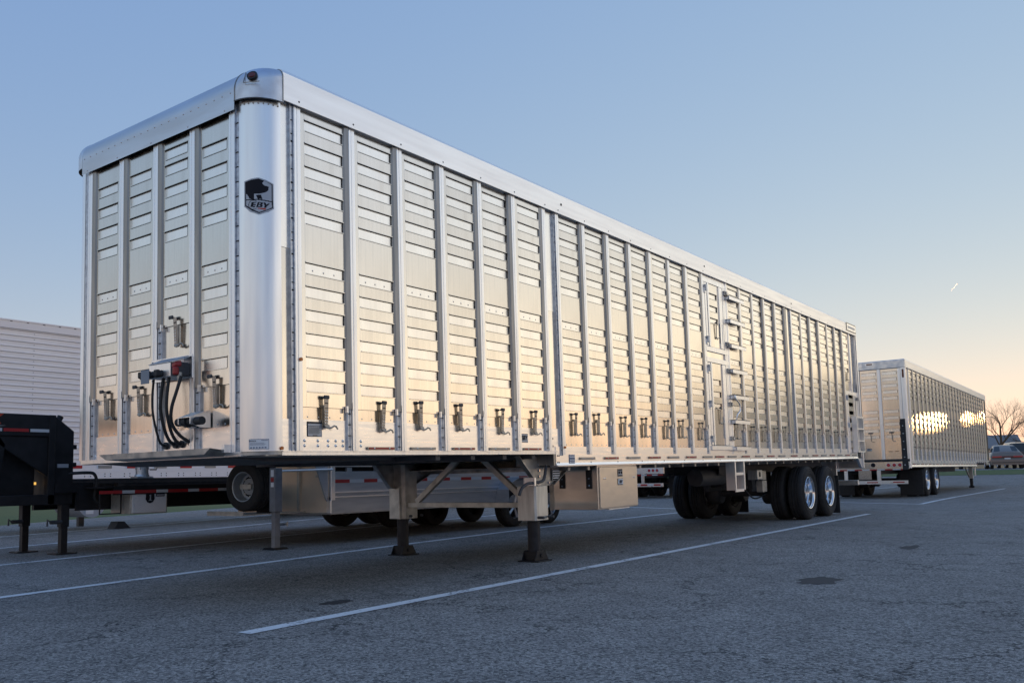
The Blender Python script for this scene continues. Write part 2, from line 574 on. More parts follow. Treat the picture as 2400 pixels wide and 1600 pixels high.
def slat_mesh(name, parent, x0, x1, s0, s1, slots, zb, zt, yo=.018, yi=.032, rivets=2.521, loc=None, end_shade=.015):
    """a pressed sheet with a column of slots, a backing sheet behind them"""
    b = MB()
    b.box(x0, yo, zb, s0, yi, zt).box(s1, yo, zb, x1, yi, zt)
    z = zt
    for t in slots:
        if t < z: b.box(s0, yo, t, s1, yi, z)
        z = t - SH
        b.box(s0, yo - .006, t - .001, s1, yo, t + .007)          # rolled lip above the slot
        b.box(s0 + .012, yo - .005, z - .007, s1 - .006, yo, z)     # and below it
    b.box(s0, yo, zb, s1, yi, z)
    b.mat(1).box(s0, yi - .004, slots[-1] - SH, s1, yi + .004, slots[0])
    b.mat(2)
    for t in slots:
        b.box(s1 - end_shade, yi - .008, t - SH, s1 - .001, yi - .005, t)   # dark strip painting the shaded reveal at the slot end
        b.box(s0 + .002, yi - .008, t - .0035, s1 - .015, yi - .005, t - .0005).box(s0 + .012, yi - .008, t - SH, s1 - .015, yi - .0055, t - SH + .0025)  # painted shadow line under the slot top, thin dark line at its foot
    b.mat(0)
    if rivets:
        for k in range(3):
            b.dome((s0 + (s1 - s0) * (.2 + .27 * k), yi - .004, rivets - .052), '-y', .008)
    return b.build(name, [PANEL, BACK, GAPSHADE], parent, bevel=.0025, loc=loc)


POSTP = [(0, .05), (0, .003), (.003, 0), (.02, 0), (.022, .005), (.027, .005), (.029, 0), (.06, 0), (.063, .003), (.063, .05)]


def make_post(x, z0, z1, name='side_post', parent=T1, m=EXTR, prof=POSTP):
    b = MB().prism(prof, 'z', z0, z1)
    return b.build(name, m, parent, loc=(x, 0, 0))


def make_jamb(parent, zlo, zmid, zhi):
    """slanted guide beside a post (rel. to the post's left edge) with a hinge rail under it"""
    b = MB()
    b.prism([(-.058, .03), (-.056, .020), (-.046, .004), (-.012, -.005), (-.006, -.002), (-.006, .03)], 'z', zmid, zhi)
    b.mat(1).box(-.066, -.008, zmid - .03, -.05, .01, zmid + .02).box(-.008, -.012, zmid - .006, .004, .002, zmid + .05)
    o = b.build('slide_guide', [DARKAL2, EXTR], parent)
    b = MB()
    b.prism([(-.05, .03), (-.05, .014), (-.044, .007), (-.036, .007), (-.034, .010), (-.022, .010), (-.020, .005), (-.008, .005), (-.006, .012), (-.006, .03)], 'z', zlo, zmid)
    b.mat(1)
    z = zlo + .03
    while z < zmid - .02:
        b.box(-.040, .0035, z, -.014, .011, z + .007)
        z += .085
    r = b.build('hinge_rail', [GALV, GAPSHADE], parent)
    return o, r


DARKAL2 = mat('guide_aluminium', (.36, .355, .345), .36, 1, (.30, .295, .285), 8, (3, 3, .2), .44)


def make_lever(parent, dz=0.0):
    """slide-up latch: strap with holes, black grip, hook (rel. to the post left of the bay)"""
    b = MB()
    b.box(.262, .008, 1.30 + dz, .300, .014, 1.455 + dz)
    b.hexa([(.262, -.034, 1.285 + dz), (.297, -.034, 1.285 + dz), (.297, -.026, 1.285 + dz), (.262, -.026, 1.285 + dz),
            (.256, -.052, 1.505 + dz), (.299, -.052, 1.505 + dz), (.299, -.044, 1.505 + dz), (.256, -.044, 1.505 + dz)])
    b.tube([(.270, -.04, 1.288 + dz), (.30, -.048, 1.278 + dz), (.33, -.05, 1.285 + dz), (.352, -.05, 1.297 + dz), (.375, -.05, 1.292 + dz), (.388, -.05, 1.272 + dz)], .008, 6)
    b.cyl((.262, -.03, 1.292 + dz), (.31, -.03, 1.292 + dz), .013, 8)
    b.box(.262, -.028, 1.28 + dz, .30, .012, 1.30 + dz)
    b.mat(1)
    for k in range(5):
        for xx in (.268, .287):
            b.dome((xx, -.036 - .0045 * (k + 1) * .9, 1.315 + .022 * k + dz), '-y', .0055)
    for k in range(5):
        b.dome((.309, .012, 1.32 + .024 * k + dz), '-y', .005)
    b.mat(2).box(.262, -.050, 1.462 + dz, .294, -.0485, 1.470 + dz).box(.262, -.046, 1.428 + dz, .294, -.0435, 1.436 + dz)
    g = MB().box(.252, -.070, 1.498 + dz, .304, -.034, 1.526 + dz).box(.262, -.035, 1.502 + dz, .292, .014, 1.518 + dz)
    for q in (b, g):                                  # it all lies close to the sheet
        q.v = [(x, .016 - (.016 - y) * .45, z) for x, y, z in q.v]
    o = b.build('slide_lever', [LEVER, CHROME, GAPSHADE], parent)
    g = g.build('lever_grip', STEEL, o, bevel=.006)
    return o


JIT = random.Random(11)


def spawn(parts, parent, loc, rot=None):
    """copy a set of already built parts (with their children) to another place on the same thing"""
    for p in parts:
        kids = children_of(p)
        c = copy_of(p, parent, loc, rot)
        if p.name.startswith('slat'):          # every sheet hangs a hair differently
            c.rotation_euler = (JIT.uniform(-.0035, .0035), 0, JIT.uniform(-.006, .006))
        elif p.name.startswith('slide_lever'):
            c.rotation_euler = (0, JIT.uniform(-.05, .05), 0)
            c.location.x += JIT.uniform(-.012, .012)
        for k in kids:
            copy_of(k, c)


A = [.342 + .5585 * i for i in range(7)]
B = [3.954 + .5585 * i for i in range(8)]
C = [8.776 + .5585 * i for i in range(6)]
D = [11.88 + .57 * i for i in range(7)]
REAR_POST = 15.86

# ---- posts
pf = make_post(A[0], ZF + .002, ZTOP + .02)
for x in A[1:]:
    copy_of(pf, T1, (x, 0, 0))
pr = make_post(B[0], 1.074, ZTOP + .02)
for x in B[1:] + C + D:
    copy_of(pr, T1, (x, 0, 0))
make_post(REAR_POST, 2.40, ZTOP + .02)

# ---- bays
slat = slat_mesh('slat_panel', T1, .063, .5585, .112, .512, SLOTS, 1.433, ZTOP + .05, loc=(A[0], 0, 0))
jf = make_jamb(T1, ZF, 1.433, ZTOP + .02)
for q in jf: q.location = (A[1], 0, 0)
jr = make_jamb(T1, 1.074, 1.433, ZTOP + .02)
for q in jr: q.location = (B[1], 0, 0)
lev = make_lever(T1)
lev.location = (A[0], 0, 0)
kp = MB().box(.063, .026, ZF, .5585, .05, 1.342).build('kick_plate', PLATE, T1, loc=(A[0], 0, 0))
b = MB().box(.063, .031, 1.342, .5585, .05, 1.46)
for k in range(4):
    b.dome((.13 + .11 * k, .031, 1.362), '-y', .007)
lsf = b.build('lower_sheet', PANEL, T1, loc=(A[0], 0, 0))
b = MB().box(.063, .031, 1.150, .5585, .05, 1.46)
for k in range(4):
    b.dome((.12 + .105 * k, .031, 1.178), '-y', .008)
lsr = b.build('lower_sheet', PANEL, T1, loc=(B[0], 0, 0))
for i in range(1, 6):
    spawn([slat, lev, kp, lsf], T1, (A[i], 0, 0))
    spawn(jf, T1, (A[i + 1], 0, 0))
for i, x in enumerate(B[:7]):
    spawn([slat, lev] + ([lsr] if i else []), T1, (x, 0, 0))
    if i: spawn(jr, T1, (B[i + 1], 0, 0))
for x, nx in list(zip(C, C[1:])) + list(zip(D, D[1:])):
    spawn([slat, lev, lsr], T1, (x, 0, 0))
    spawn(jr, T1, (nx, 0, 0))
# short bay over the rear side door
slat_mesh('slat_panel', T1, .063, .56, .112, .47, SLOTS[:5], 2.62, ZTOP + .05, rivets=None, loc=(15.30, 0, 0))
lv2 = make_lever(T1, 1.36)
lv2.location = (15.28, 0, 0)
MB().box(15.36, .03, 2.37, 16.2, .05, 2.62).build('lower_sheet', PANEL, T1)

# ---- splices between the sections: flat strip, riveted hinge rail
def splice(x0, x1, zlo, seam=True):
    b = MB().box(x0, .022, zlo, x1, .05, 1.34 if seam else ZTOP)
    m = [PLATE, PANEL, BACK]
    if seam:
        b.mat(1).box(x0, .030, 1.34, x1, .05, 2.60).mat(2).box(x0, .024, 2.60, x1, .05, ZTOP)
    o = b.build('splice_strip', m, T1)
    return o


def hinge_strip(x0, x1, zlo, zhi, yo=.006):
    b = MB().box(x0, yo + .004, zlo, x1, .05, zhi).box(x0, yo - .004, zlo, x0 + .006, yo + .004, zhi).box(x1 - .008, yo - .006, zlo, x1, yo + .004, zhi)
    b.mat(1)
    z, k = zlo + .05, 0
    while z < zhi - .03:
        b.box(x0 + .010, yo - .001, z, x1 - .013, yo + .0045, z + .006 + .004 * (k % 3 == 0))
        z += .105 if k % 4 else .06
        k += 1
    return b.build('rivet_strip', [GALV, GAPSHADE], T1)


splice(.225, .302, ZF)
hinge_strip(.302, .342, ZF, ZTOP)
hinge_strip(3.916, 3.954, 1.060, ZTOP)
b = MB().box(3.756, .020, ZF, 3.916, .05, 1.345).mat(1).box(3.756, .028, 1.345, 3.916, .05, 2.6).mat(2).box(3.756, .026, 2.6, 3.916, .05, ZTOP)
b.mat(3)
for z in (1.16, 1.24):
    b.dome((3.79, .020, z), '-y', .012)
b.build('splice_strip', [PLATE, PANEL, BACK, LEVER], T1)
MB().box(11.632, .014, 1.10, 11.80, .05, ZTOP).build('splice_strip', PANEL, T1)
hinge_strip(11.80, 11.85, 1.074, ZTOP)
MB().prism(POSTP, 'z', 1.074, ZTOP).build('side_post', EXTR, T1, loc=(11.575, 0, 0))

# ---- bottom rails
b = MB().box(.225, .018, ZF - .03, 3.83, .06, ZF + .001).box(.225, .008, ZF - .004, 3.86, .03, ZF + .004)
b.build('floor_edge', EXTR, T1)
flo = [(3.83, .05), (.222, .018)] + [(.222 - .205 * math.cos(math.pi / 2 * k / 10), .222 - .205 * math.sin(math.pi / 2 * k / 10)) for k in range(9, 0, -1)] + [(.012, .222), (.012, WID - .222)]
flo += [(.222 - .205 * math.cos(math.pi / 2 * k / 10), WID - .222 + .205 * math.sin(math.pi / 2 * k / 10)) for k in range(1, 10)] + [(.222, WID - .018), (3.83, WID - .05)]
MB().prism(flo, 'z', ZF - .026, ZF - .002).build('front_floor', DARKAL, T1)
b = MB().prism([(.012, .985), (.004, .962), (-.006, .958), (-.006, .95), (.09, .95), (.09, ZR1), (.012, ZR1)], 'x', 3.83, 16.07)
b.mat(1)
for x in (3.86, 3.89):
    for z in (1.06, .99):
        b.dome((x, .012, z), '-y', .011)
x = 4.55
while x < 16:
    b.dome((x, .011, .987), '-y', .009)
    x += .62
b.build('bottom_rail', [PLATE, LEVER], T1)
MB().box(3.79, .016, .958, 3.829, .5, ZF - .032).build('drop_plate', DARKAL2, T1)

# ---- reflectors along the rails
def reflector(x0, x1, z0, z1, y, m, parent=T1):
    b = MB().box(x0, y - .010, z0, x1, y + .004, z1).mat(1).box(x0 + .012, y - .014, z0 + .005, x1 - .012, y - .010, z1 - .005).mat(2)
    for x in (x0 + .07, x1 - .07):
        b.dome((x, y - .014, (z0 + z1) / 2), '-y', .008)
    return b.build('reflector_light', [LEVER, m, CHROME], parent)


for i, x in enumerate((1.073, 1.588, 2.143, 2.694, 3.248)):
    reflector(x, x + .312, 1.117, 1.141, .020, RED if i % 2 == 0 else CLEAR)
for i, x in enumerate((4.30, 4.847, 5.40, 5.96, 6.517, 7.08, 7.643, 8.082, 8.572, 9.137, 9.73, 10.28, 10.843, 11.508, 12.163, 12.769, 13.324, 13.909, 14.462, 15.044, 15.599)):
    reflector(x, x + .325, 1.013, 1.042, .008, CLEAR if i % 2 == 0 else RED)

# ---- roof and roof rails
b = MB().prism([(-.024, 3.688), (-.024, 3.900), (-.016, 3.922), (.004, 3.934), (.06, 3.936), (.06, 3.688), (.035, 3.688), (.03, 3.704), (-.01, 3.704), (-.012, 3.688)], 'x', .22, 16.44)
b.mat(1)
for x in A + B + C + D:
    b.dome((x + .03, -.024, 3.722), '-y', .009)
for x in (4.05, 7.95, 11.9):
    b.dome((x, -.024, 3.80), '-y', .016)
b.build('roof_rail', [RAIL, STEEL], T1, bevel=.002)
MB().prism([(2.53, 3.688), (2.53, 3.936), (2.60, 3.93), (2.614, 3.90), (2.614, 3.688)], 'x', .22, 16.44).build('roof_rail', RAIL, T1)
MB().prism([(.05, 3.925), (.7, 3.945), (1.295, 3.95), (1.9, 3.945), (2.54, 3.925), (2.54, 3.91), (.05, 3.91)], 'x', .2, 16.43).build('roof', WHITE, T1)
# curved front rail
FRONTRAIL = mat('front_rail_aluminium', (.66, .68, .71), .32, 1, (.58, .60, .62), 4, (3, .4, 3), .42)
arc = [(-.024, 3.604), (-.024, 3.755)]
for k in range(1, 11):
    w = math.pi / 2 * k / 10
    arc.append((.165 - .189 * math.cos(w), 3.755 + .18 * math.sin(w)))
arc += [(.30, 3.936), (.30, 3.90), (.06, 3.62), (.02, 3.604)]
b = MB().add([(x, y, z) for y in (.225, 2.365) for x, z in arc],
             [(i, i + 1, len(arc) + i + 1, len(arc) + i) for i in range(len(arc) - 1)])
n_arc = len(arc)
b.mat(1)
y = .27
while y < 2.35:
    b.dome((-.024, y, 3.74), '-x', .008)
    y += .098
for y in (.34, .80, 1.30, 1.80, 2.28):
    b.dome((-.024, y, 3.625), '-x', .008)
b.build('front_roof_rail', [FRONTRAIL, CHROME], T1, smooth=True, ang=50)
# corner caps: the round front profile turning into the square side profile
def corner_cap(flip):
    b = MB()
    nt_, ns = 14, 12
    def P(t, s):
        w = math.pi / 2 * t / nt_            # 0: facing the front, 90 deg: facing the side
        rr = .189 * (1 - t / nt_) ** 1.0 + .075 * (t / nt_)
        if s == 0: zz, rad = 3.665, .246
        else:
            q = math.pi / 2 * (s - 1) / (ns - 1)
            zz, rad = 3.936 - rr + rr * math.sin(q), .246 - rr + rr * math.cos(q)
        x = .222 - rad * math.cos(w)
        y = .222 - rad * math.sin(w)
        return (x, WID - y if flip else y, zz)
    vs_ = [P(t, s) for t in range(nt_ + 1) for s in range(ns + 1)]
    vs_.append((.222, WID - .222 if flip else .222, 3.937))
    fs = [(t * (ns + 1) + s, t * (ns + 1) + s + 1, (t + 1) * (ns + 1) + s + 1, (t + 1) * (ns + 1) + s) for t in range(nt_) for s in range(ns)]
    fs += [(t * (ns + 1) + ns, (t + 1) * (ns + 1) + ns, len(vs_) - 1) for t in range(nt_)]
    b.add(vs_, fs)
    o = b.build('corner_cap', [NOSECAP], T1, smooth=True, ang=60)
    if not flip:
        # seams, rivets and the round marker lamp in its flat pocket
        b = MB()
        for t in (0.0, nt_):
            b.tube([tuple(Vector(P(t, s)) + Vector((-.002, -.002, .001))) for s in range(ns + 1)], .004, 5)
        b.tube([(.222 - .249 * math.cos(w), .222 - .249 * math.sin(w), 3.665) for w in [math.pi / 2 * k / 12 for k in range(13)]], .005, 5)
        for k in range(9):
            w = R(6 + 78 * k / 8)
            b.tube([(.222 - r_ * math.cos(w), .222 - r_ * math.sin(w), 3.640) for r_ in (.208, .217)], .0065, 6)
        b.build('cap_seam', LEVER, o)
        c = Vector((.0225, .075, 3.828)); nrm = Vector((-.80, -.42, .42)).normalized()
        u = nrm.cross(Vector((0, 0, 1))).normalized(); v = u.cross(nrm)
        b = MB()
        for a0_, a1_ in (((-1, -1), (1, -1)), ((1, -1), (1, 1))):
            b.tube([c + u * a0_[0] * .062 + v * a0_[1] * .055 - nrm * .006, c + u * a1_[0] * .062 + v * a1_[1] * .055 - nrm * .006], .003, 5)
        b.build('cap_seam', LEVER, o)
        l = MB().tube([c + nrm * .0, c + nrm * .008, c + nrm * .010], .040, 20).build('marker_lamp', RUBBER, o, smooth=True)
        MB().tube([c + nrm * .008, c + nrm * .016], .028, 20, .022).build('lamp_lens', DIMRED, l, smooth=True)
    return o


NOSECAP = mat('cap_aluminium', (.74, .76, .79), .34, 1, (.62, .64, .67), 9, None, .5)
corner_cap(False)
corner_cap(True)

# ---- round front corners
def corner_post(flip):
    b = MB()
    n = 28
    cy = WID - .222 if flip else .222
    sg = 1 if flip else -1
    ang = [math.pi / 2 * k / n for k in range(n + 1)]
    ro, ri = .212, .19
    vs_ = []
    for z in (ZF, 3.672):
        vs_ += [(.222 - ro * math.cos(w), cy + sg * ro * math.sin(w), z) for w in ang]
        vs_ += [(.222 - ri * math.cos(w), cy + sg * ri * math.sin(w), z) for w in ang]
    m = n + 1
    fs = [(i, i + 1, 2 * m + i + 1, 2 * m + i) for i in range(n)]
    fs += [(i, m + i, m + i + 1, i + 1) for i in range(n)]
    b.add(vs_, fs)
    return b.build('corner_post', NOSE, T1, smooth=True, ang=60)


cpost = corner_post(False)
corner_post(True)


def on_corner(u, v, lift=.002):
    """u = arc length round the near front corner from its middle (right positive), v = height"""
    w = math.pi / 4 + u / .212
    r = .212 + lift
    return (.222 - r * math.cos(w), .222 - r * math.sin(w), v)


# shield badge: a pig's head over the maker's letters, laid out on a fine grid bent round the corner
def inpoly(p, poly):
    x, y = p; c = False
    for (a, b_), (d, e) in zip(poly, poly[1:] + poly[:1]):
        if (b_ > y) != (e > y) and x < (d - a) * (y - b_) / (e - b_) + a: c = not c
    return c


E_OUT = [(160, 265), (400, 195), (630, 160), (860, 235), (1090, 335), (1095, 1170), (920, 1290), (640, 1400), (350, 1290), (160, 1110)]
E_IN = [(190, 295), (400, 235), (630, 200), (1055, 355), (1065, 1150), (880, 1250), (640, 1355), (430, 1270), (195, 1095)]
E_FACE = [(225, 320), (400, 255), (800, 265), (1020, 375), (1030, 1130), (890, 1215), (640, 1318), (470, 1235), (228, 1075)]
E_PIG = [(190, 290), (630, 200), (810, 250), (735, 345), (800, 420), (935, 450), (920, 570), (850, 640), (730, 685), (640, 705), (490, 705), (490, 880), (350, 870), (255, 700), (225, 700), (225, 880), (195, 880)]
E_LEG = [(540, 745), (700, 735), (745, 885), (605, 880)]
E_BAR = [(195, 880), (560, 875), (1060, 930), (1060, 965), (560, 912), (195, 910)]
E_TRI = [(228, 705), (250, 705), (345, 870), (228, 875)]
E_E = [(410, 975), (570, 975), (555, 1010), (475, 1010), (468, 1045), (545, 1050), (538, 1082), (455, 1082), (448, 1112), (530, 1115), (520, 1150), (370, 1145)]
E_B = [(600, 980), (740, 985), (762, 1010), (745, 1055), (715, 1070), (748, 1090), (740, 1130), (705, 1155), (550, 1150)]
E_B1 = [(640, 1012), (690, 1014), (684, 1045), (633, 1043)]
E_B2 = [(625, 1080), (680, 1082), (672, 1118), (615, 1116)]
E_Y = [(770, 990), (840, 995), (862, 1060), (905, 1010), (965, 1015), (870, 1110), (855, 1165), (785, 1165), (805, 1095)]
E_RED = [(600, 1170), (850, 1180), (830, 1235), (590, 1200)]


def badge_colour(p):
    if not inpoly(p, E_OUT): return None
    if not inpoly(p, E_IN): return 1
    if inpoly(p, E_PIG) and not inpoly(p, E_TRI) or inpoly(p, E_LEG) or inpoly(p, E_BAR): return 0
    if inpoly(p, E_E) or inpoly(p, E_Y) or (inpoly(p, E_B) and not inpoly(p, E_B1) and not inpoly(p, E_B2)): return 0
    rr = math.hypot(p[0] - 465, p[1] - 1070)
    if 142 < rr < 160 and not (p[1] > 960 and p[0] > 560): return 0
    if inpoly(p, E_RED): return 2
    if not inpoly(p, E_FACE): return 0
    return 1


b = MB()
NX, NY = 86, 114
for i in range(NX):
    for j in range(NY):
        p = (160 + 940 * (i + .5) / NX, 155 + 1250 * (j + .5) / NY)
        k = badge_colour(p)
        if k is None: continue
        def C_(a, c):
            return on_corner(-.108 + .216 * a / NX, 2.946 + .1385 - .277 * c / NY, .0025)
        b.mat(k).add([C_(i, j + 1), C_(i + 1, j + 1), C_(i + 1, j), C_(i, j)], [(0, 1, 2, 3)])
b.build('shield_badge', [INK, LABELGREY, LETTERRED], cpost)


def curved_label(name, u0, u1, v0, v1, rows, m0=PAPER):
    b = MB()
    n = 8
    def band(a0, a1, c0, c1, k, lift):
        for i in range(n):
            s, e = a0 + (a1 - a0) * i / n, a0 + (a1 - a0) * (i + 1) / n
            b.mat(k).add([on_corner(s, c0, lift), on_corner(e, c0, lift), on_corner(e, c1, lift), on_corner(s, c1, lift)], [(0, 1, 2, 3)])
    band(u0, u1, v0, v1, 1, .0022)
    band(u0 + .003, u1 - .003, v0 + .003, v1 - .003, 0, .0035)
    for (f0, f1, g, h) in rows:
        band(u0 + (u1 - u0) * f0, u0 + (u1 - u0) * f1, v1 - (v1 - v0) * (g + h), v1 - (v1 - v0) * g, 1, .005)
    b.build(name, [m0, BLUEINK], cpost)
    return b


random.seed(3)
rows = [(.62, .95, .12, .04)] + [(.06, .06 + .8 * random.uniform(.8, 1.1), .38 + .09 * k, .02) for k in range(3)]
rows += [(.08 + .14 * k, .17 + .14 * k, .78, .10) for k in range(6)]
curved_label('data_label', -.078, .062, 1.122, 1.195, rows)
b = MB()
text_into(b, 'FHWA', .017, lambda u, v: on_corner(-.05 + u, 1.180 + v, .006))
b.build('label_lettering', INK, cpost)
for w, z in ((.155, 1.128),):
    p = Vector(on_corner(w, z, 0)); q = Vector(on_corner(w, z, .012))
    l = MB().tube([p, q], .013, 12).build('clearance_lamp', AMBER, T1, smooth=True)
MB().tube([(.384, .004, 1.78), (.384, -.012, 1.78)], .014, 12).build('clearance_lamp', AMBER, T1, smooth=True)
MB().tube([(3.99, .004, 1.148), (3.99, -.012, 1.148)], .013, 12).build('clearance_lamp', AMBER, T1, smooth=True)

# ---- notice plate, bolts and small maker's plates on the side
def flat_plate(name, x0, x1, z0, z1, y, parent, body=PAPER, rows=(), head=False, ink=INK, word=None, wsize=.05, rim=True):
    b = MB()
    if rim: b.mat(1).box(x0, y - .002, z0, x1, y + .001, z1)
    d = .004 if rim else 0
    b.mat(0).box(x0 + d, y - .0045, z0 + d, x1 - d, y - .0005, z1 - d)
    b.mat(1)
    if head: b.box(x0 + .004, y - .0065, z1 - (z1 - z0) * .13, x1 - .004, y - .004, z1 - .005)
    for (f0, f1, g, h) in rows:
        b.box(x0 + (x1 - x0) * f0, y - .0065, z1 - (z1 - z0) * (g + h), x0 + (x1 - x0) * f1, y - .004, z1 - (z1 - z0) * g)
    if word:
        text_into(b, word, wsize, lambda u, v: ((x0 + x1) / 2 + u, y - .0068, (z0 + z1) / 2 + v), .28, .0022)
    return b.build(name, [body, ink], parent)


flat_plate('notice_plate', .462, .604, 1.215, 1.327, .024, T1, LABELGREY,
           [(.06, .94, .30, .03)] + [(.06, .9 - .1 * (k % 2), .40 + .075 * k, .022) for k in range(6)] + [(.35, .65, .90, .04)], True)
b = MB()
for x in (.437, .566, .667, .745, .818, 1.010):
    for z in (1.185, 1.149):
        b.dome((x, .026, z), '-y', .013, 8, .6)
b.build('plate_bolts', CHROME, T1)
flat_plate('maker_plate', 3.19, 3.335, 1.195, 1.283, .025, T1, LABELGREY, word='EBY', wsize=.062)
flat_plate('data_label', 4.085, 4.20, .975, 1.072, .010, T1, TAPEW, [(.08, .92, .12, .05), (.05, .95, .36, .16), (.05, .95, .66, .08), (.2, .8, .82, .04)], ink=BLUEINK)
b = MB().box(15.62, -.032, 3.735, 16.40, -.026, 3.915).mat(1).box(15.66, -.036, 3.755, 16.36, -.031, 3.885).mat(2)
for k in range(9):
    b.box(15.72 + .066 * k, -.038, 3.79, 15.76 + .066 * k, -.035, 3.85)
b.build('rail_end_plate', [DARKAL2, PLATE, LABELGREY], T1)

# ---- front wall
FY = [2.302, 1.805, 1.305, .812, .322]
FROT = (0, 0, R(-90))
FSL = SLOTS[1:5] + SLOTS[5:10]
MB().box(.045, .2, ZF, .06, 2.39, 3.72).build('front_wall', BACK, T1)
fpost = make_post(0, ZF + .002, 3.66, 'front_post')
fpost.location, fpost.rotation_euler = (0, FY[0], 0), FROT
for y in FY[1:]:
    copy_of(fpost, T1, (0, y, 0), FROT)
fs = slat_mesh('slat_panel', T1, .068, .497, .134, .447, FSL, 1.603, 3.70)
fs.location, fs.rotation_euler = (0, FY[0], 0), FROT
for y in (FY[1], FY[3]):
    copy_of(fs, T1, (0, y, 0), FROT)
f3 = slat_mesh('slat_panel', T1, .068, .497, .134, .447, [3.54, 3.411, 3.233, 3.05, 2.875] + SLOTS[5:7], 2.114, 3.70)
f3.location, f3.rotation_euler = (0, FY[2], 0), FROT


def front_guide(y, zmid):
    j, h = make_jamb(T1, ZF, zmid, 3.68)
    for q in (j, h):
        q.location, q.rotation_euler, q.scale = (0, y - .069, 0), FROT, (-1, 1, 1)


for y in (FY[0], FY[1], FY[3]):
    front_guide(y, 1.603)
front_guide(FY[2], 2.114)
for k, y in enumerate(FY[:4]):
    z1_ = 1.62 if k != 2 else 2.13
    b = MB().box(.03, y - .495, 1.298, .05, y - .066, z1_)
    for q in range(4):
        b.dome((.03, y - .13 - .09 * q, 1.318), '-x', .007)
    b.build('lower_sheet', PANEL, T1)
    b = MB().box(.024, y - .495, ZF, .05, y - .066, 1.298)
    for q in (.12, .42):
        b.dome((.024, y - q, 1.14), '-x', .011)
    b.build('kick_plate', PLATE, T1)
flev = make_lever(T1, .16)
for k in children_of(flev):
    k.location.x = -.05
flev.location, flev.rotation_euler = (0, FY[0] - .05, 0), FROT
for y, dz in ((FY[1] - .05, 0), (FY[3] - .05, 0), (FY[2] - .05, .50)):
    c = copy_of(flev, T1, (0, y, dz), FROT)
    for k in children_of(flev):
        copy_of(k, c)
MB().box(.012, 2.302, ZF, .05, 2.385, 3.68).build('front_strip', GALV, T1)
b = MB().box(.010, .214, ZF, .05, .257, 3.66).box(.002, .250, ZF, .010, .257, 3.66)
b.mat(1)
z = 1.2
while z < 3.6:
    b.box(.006, .222, z, .0105, .246, z + .006)
    z += .11
b.build('rivet_strip', [GALV, GAPSHADE], T1)
MB().box(.004, .2, ZF - .03, .06, 2.39, ZF + .003).build('floor_edge', EXTR, T1)

# connector box with sockets, glad hands and four hoses
jb = MB().box(-.006, .765, 1.685, .012, 1.305, 1.862)
jb.mat(1)
for y, z in ((.785, 1.84), (.785, 1.705), (1.285, 1.84), (1.285, 1.70)):
    jb.dome((-.006, y, z), '-x', .010)
jbox = jb.build('connector_box', [EXTR, STEEL], T1)
b = MB().hexa([(-.13, .855, 1.692), (-.006, .855, 1.692), (-.006, 1.135, 1.692), (-.13, 1.135, 1.692),
               (-.13, .855, 1.800), (-.006, .855, 1.848), (-.006, 1.135, 1.848), (-.13, 1.135, 1.800)])
b.build('box_cover', EXTR, jbox, bevel=.005)
MB().box(-.118, .785, 1.695, -.008, .854, 1.80).build('valve_body', STEEL, jbox, bevel=.01)
MB().hexa([(-.134, .78, 1.800), (-.02, .78, 1.848), (-.02, 1.14, 1.848), (-.134, 1.14, 1.800), (-.134, .78, 1.804), (-.02, .78, 1.852), (-.02, 1.14, 1.852), (-.134, 1.14, 1.804)]).build('box_lid', GALV, jbox)
b = MB().hexa([(-.130, .785, 1.765), (-.085, .77, 1.765), (-.085, .82, 1.755), (-.130, .84, 1.75), (-.130, .79, 1.800), (-.085, .775, 1.812), (-.085, .825, 1.80), (-.130, .845, 1.788)])
b.cyl((-.12, .80, 1.70), (-.12, .80, 1.76), .024, 10)
b.build('red_glad_hand', REDCAP, jbox, smooth=True, bevel=.01)
for y in (.965, 1.085, 1.175):
    b = MB()
    b.tube([(-.12, y, 1.725), (-.15, y, 1.718), (-.18, y + .005, 1.708)], .028, 14, .022)
    b.box(-.185, y - .024, 1.70, -.155, y + .026, 1.75)
    b.build('cable_socket', RUBBER, jbox, bevel=.008)
MB().box(-.195, 1.03, 1.65, -.190, 1.14, 1.755).build('hanging_tag', TAG, jbox, bevel=.004)
MB().tube([(-.09, .795, 1.72), (-.09, .795, 1.66)], .018, 10).build('brass_fitting', BRACE, jbox, smooth=True)
HOSES = [[(-.10, 1.118, 1.69), (-.115, 1.112, 1.55), (-.11, 1.108, 1.42), (-.07, 1.118, 1.28), (-.03, 1.13, 1.205), (.02, 1.136, 1.185)],
         [(-.10, .988, 1.69), (-.12, .985, 1.57), (-.125, .985, 1.45), (-.09, .99, 1.31), (-.04, 1.0, 1.22), (.02, 1.006, 1.188)],
         [(-.10, .915, 1.69), (-.12, .91, 1.56), (-.125, .905, 1.44), (-.09, .91, 1.30), (-.04, .92, 1.22), (.02, .93, 1.190)],
         [(-.09, .775, 1.69), (-.12, .785, 1.58), (-.14, .82, 1.45), (-.12, .845, 1.34), (-.06, .83, 1.25), (.02, .803, 1.195)]]


def smooth_path(p, n=6):
    p = [Vector(q) for q in p]
    out = []
    for i in range(len(p) - 1):
        a, b_, c, d = p[max(i - 1, 0)], p[i], p[i + 1], p[min(i + 2, len(p) - 1)]
        for k in range(n):
            t = k / n
            out.append(.5 * ((2 * b_) + (c - a) * t + (2 * a - 5 * b_ + 4 * c - d) * t * t + (3 * b_ - a - 3 * c + d) * t ** 3))
    return out + [p[-1]]


for k, h in enumerate(HOSES):
    o = MB().tube(smooth_path(h), .0125 if k else .009, 10).build('air_hose', RUBBER, T1, smooth=True, ang=70)
    q = h[-1]
    MB().tube([(q[0] + .012, q[1], q[2]), (q[0] - .014, q[1], q[2] + .004)], .028, 12).build('hose_grommet', RUBBER, o, smooth=True)
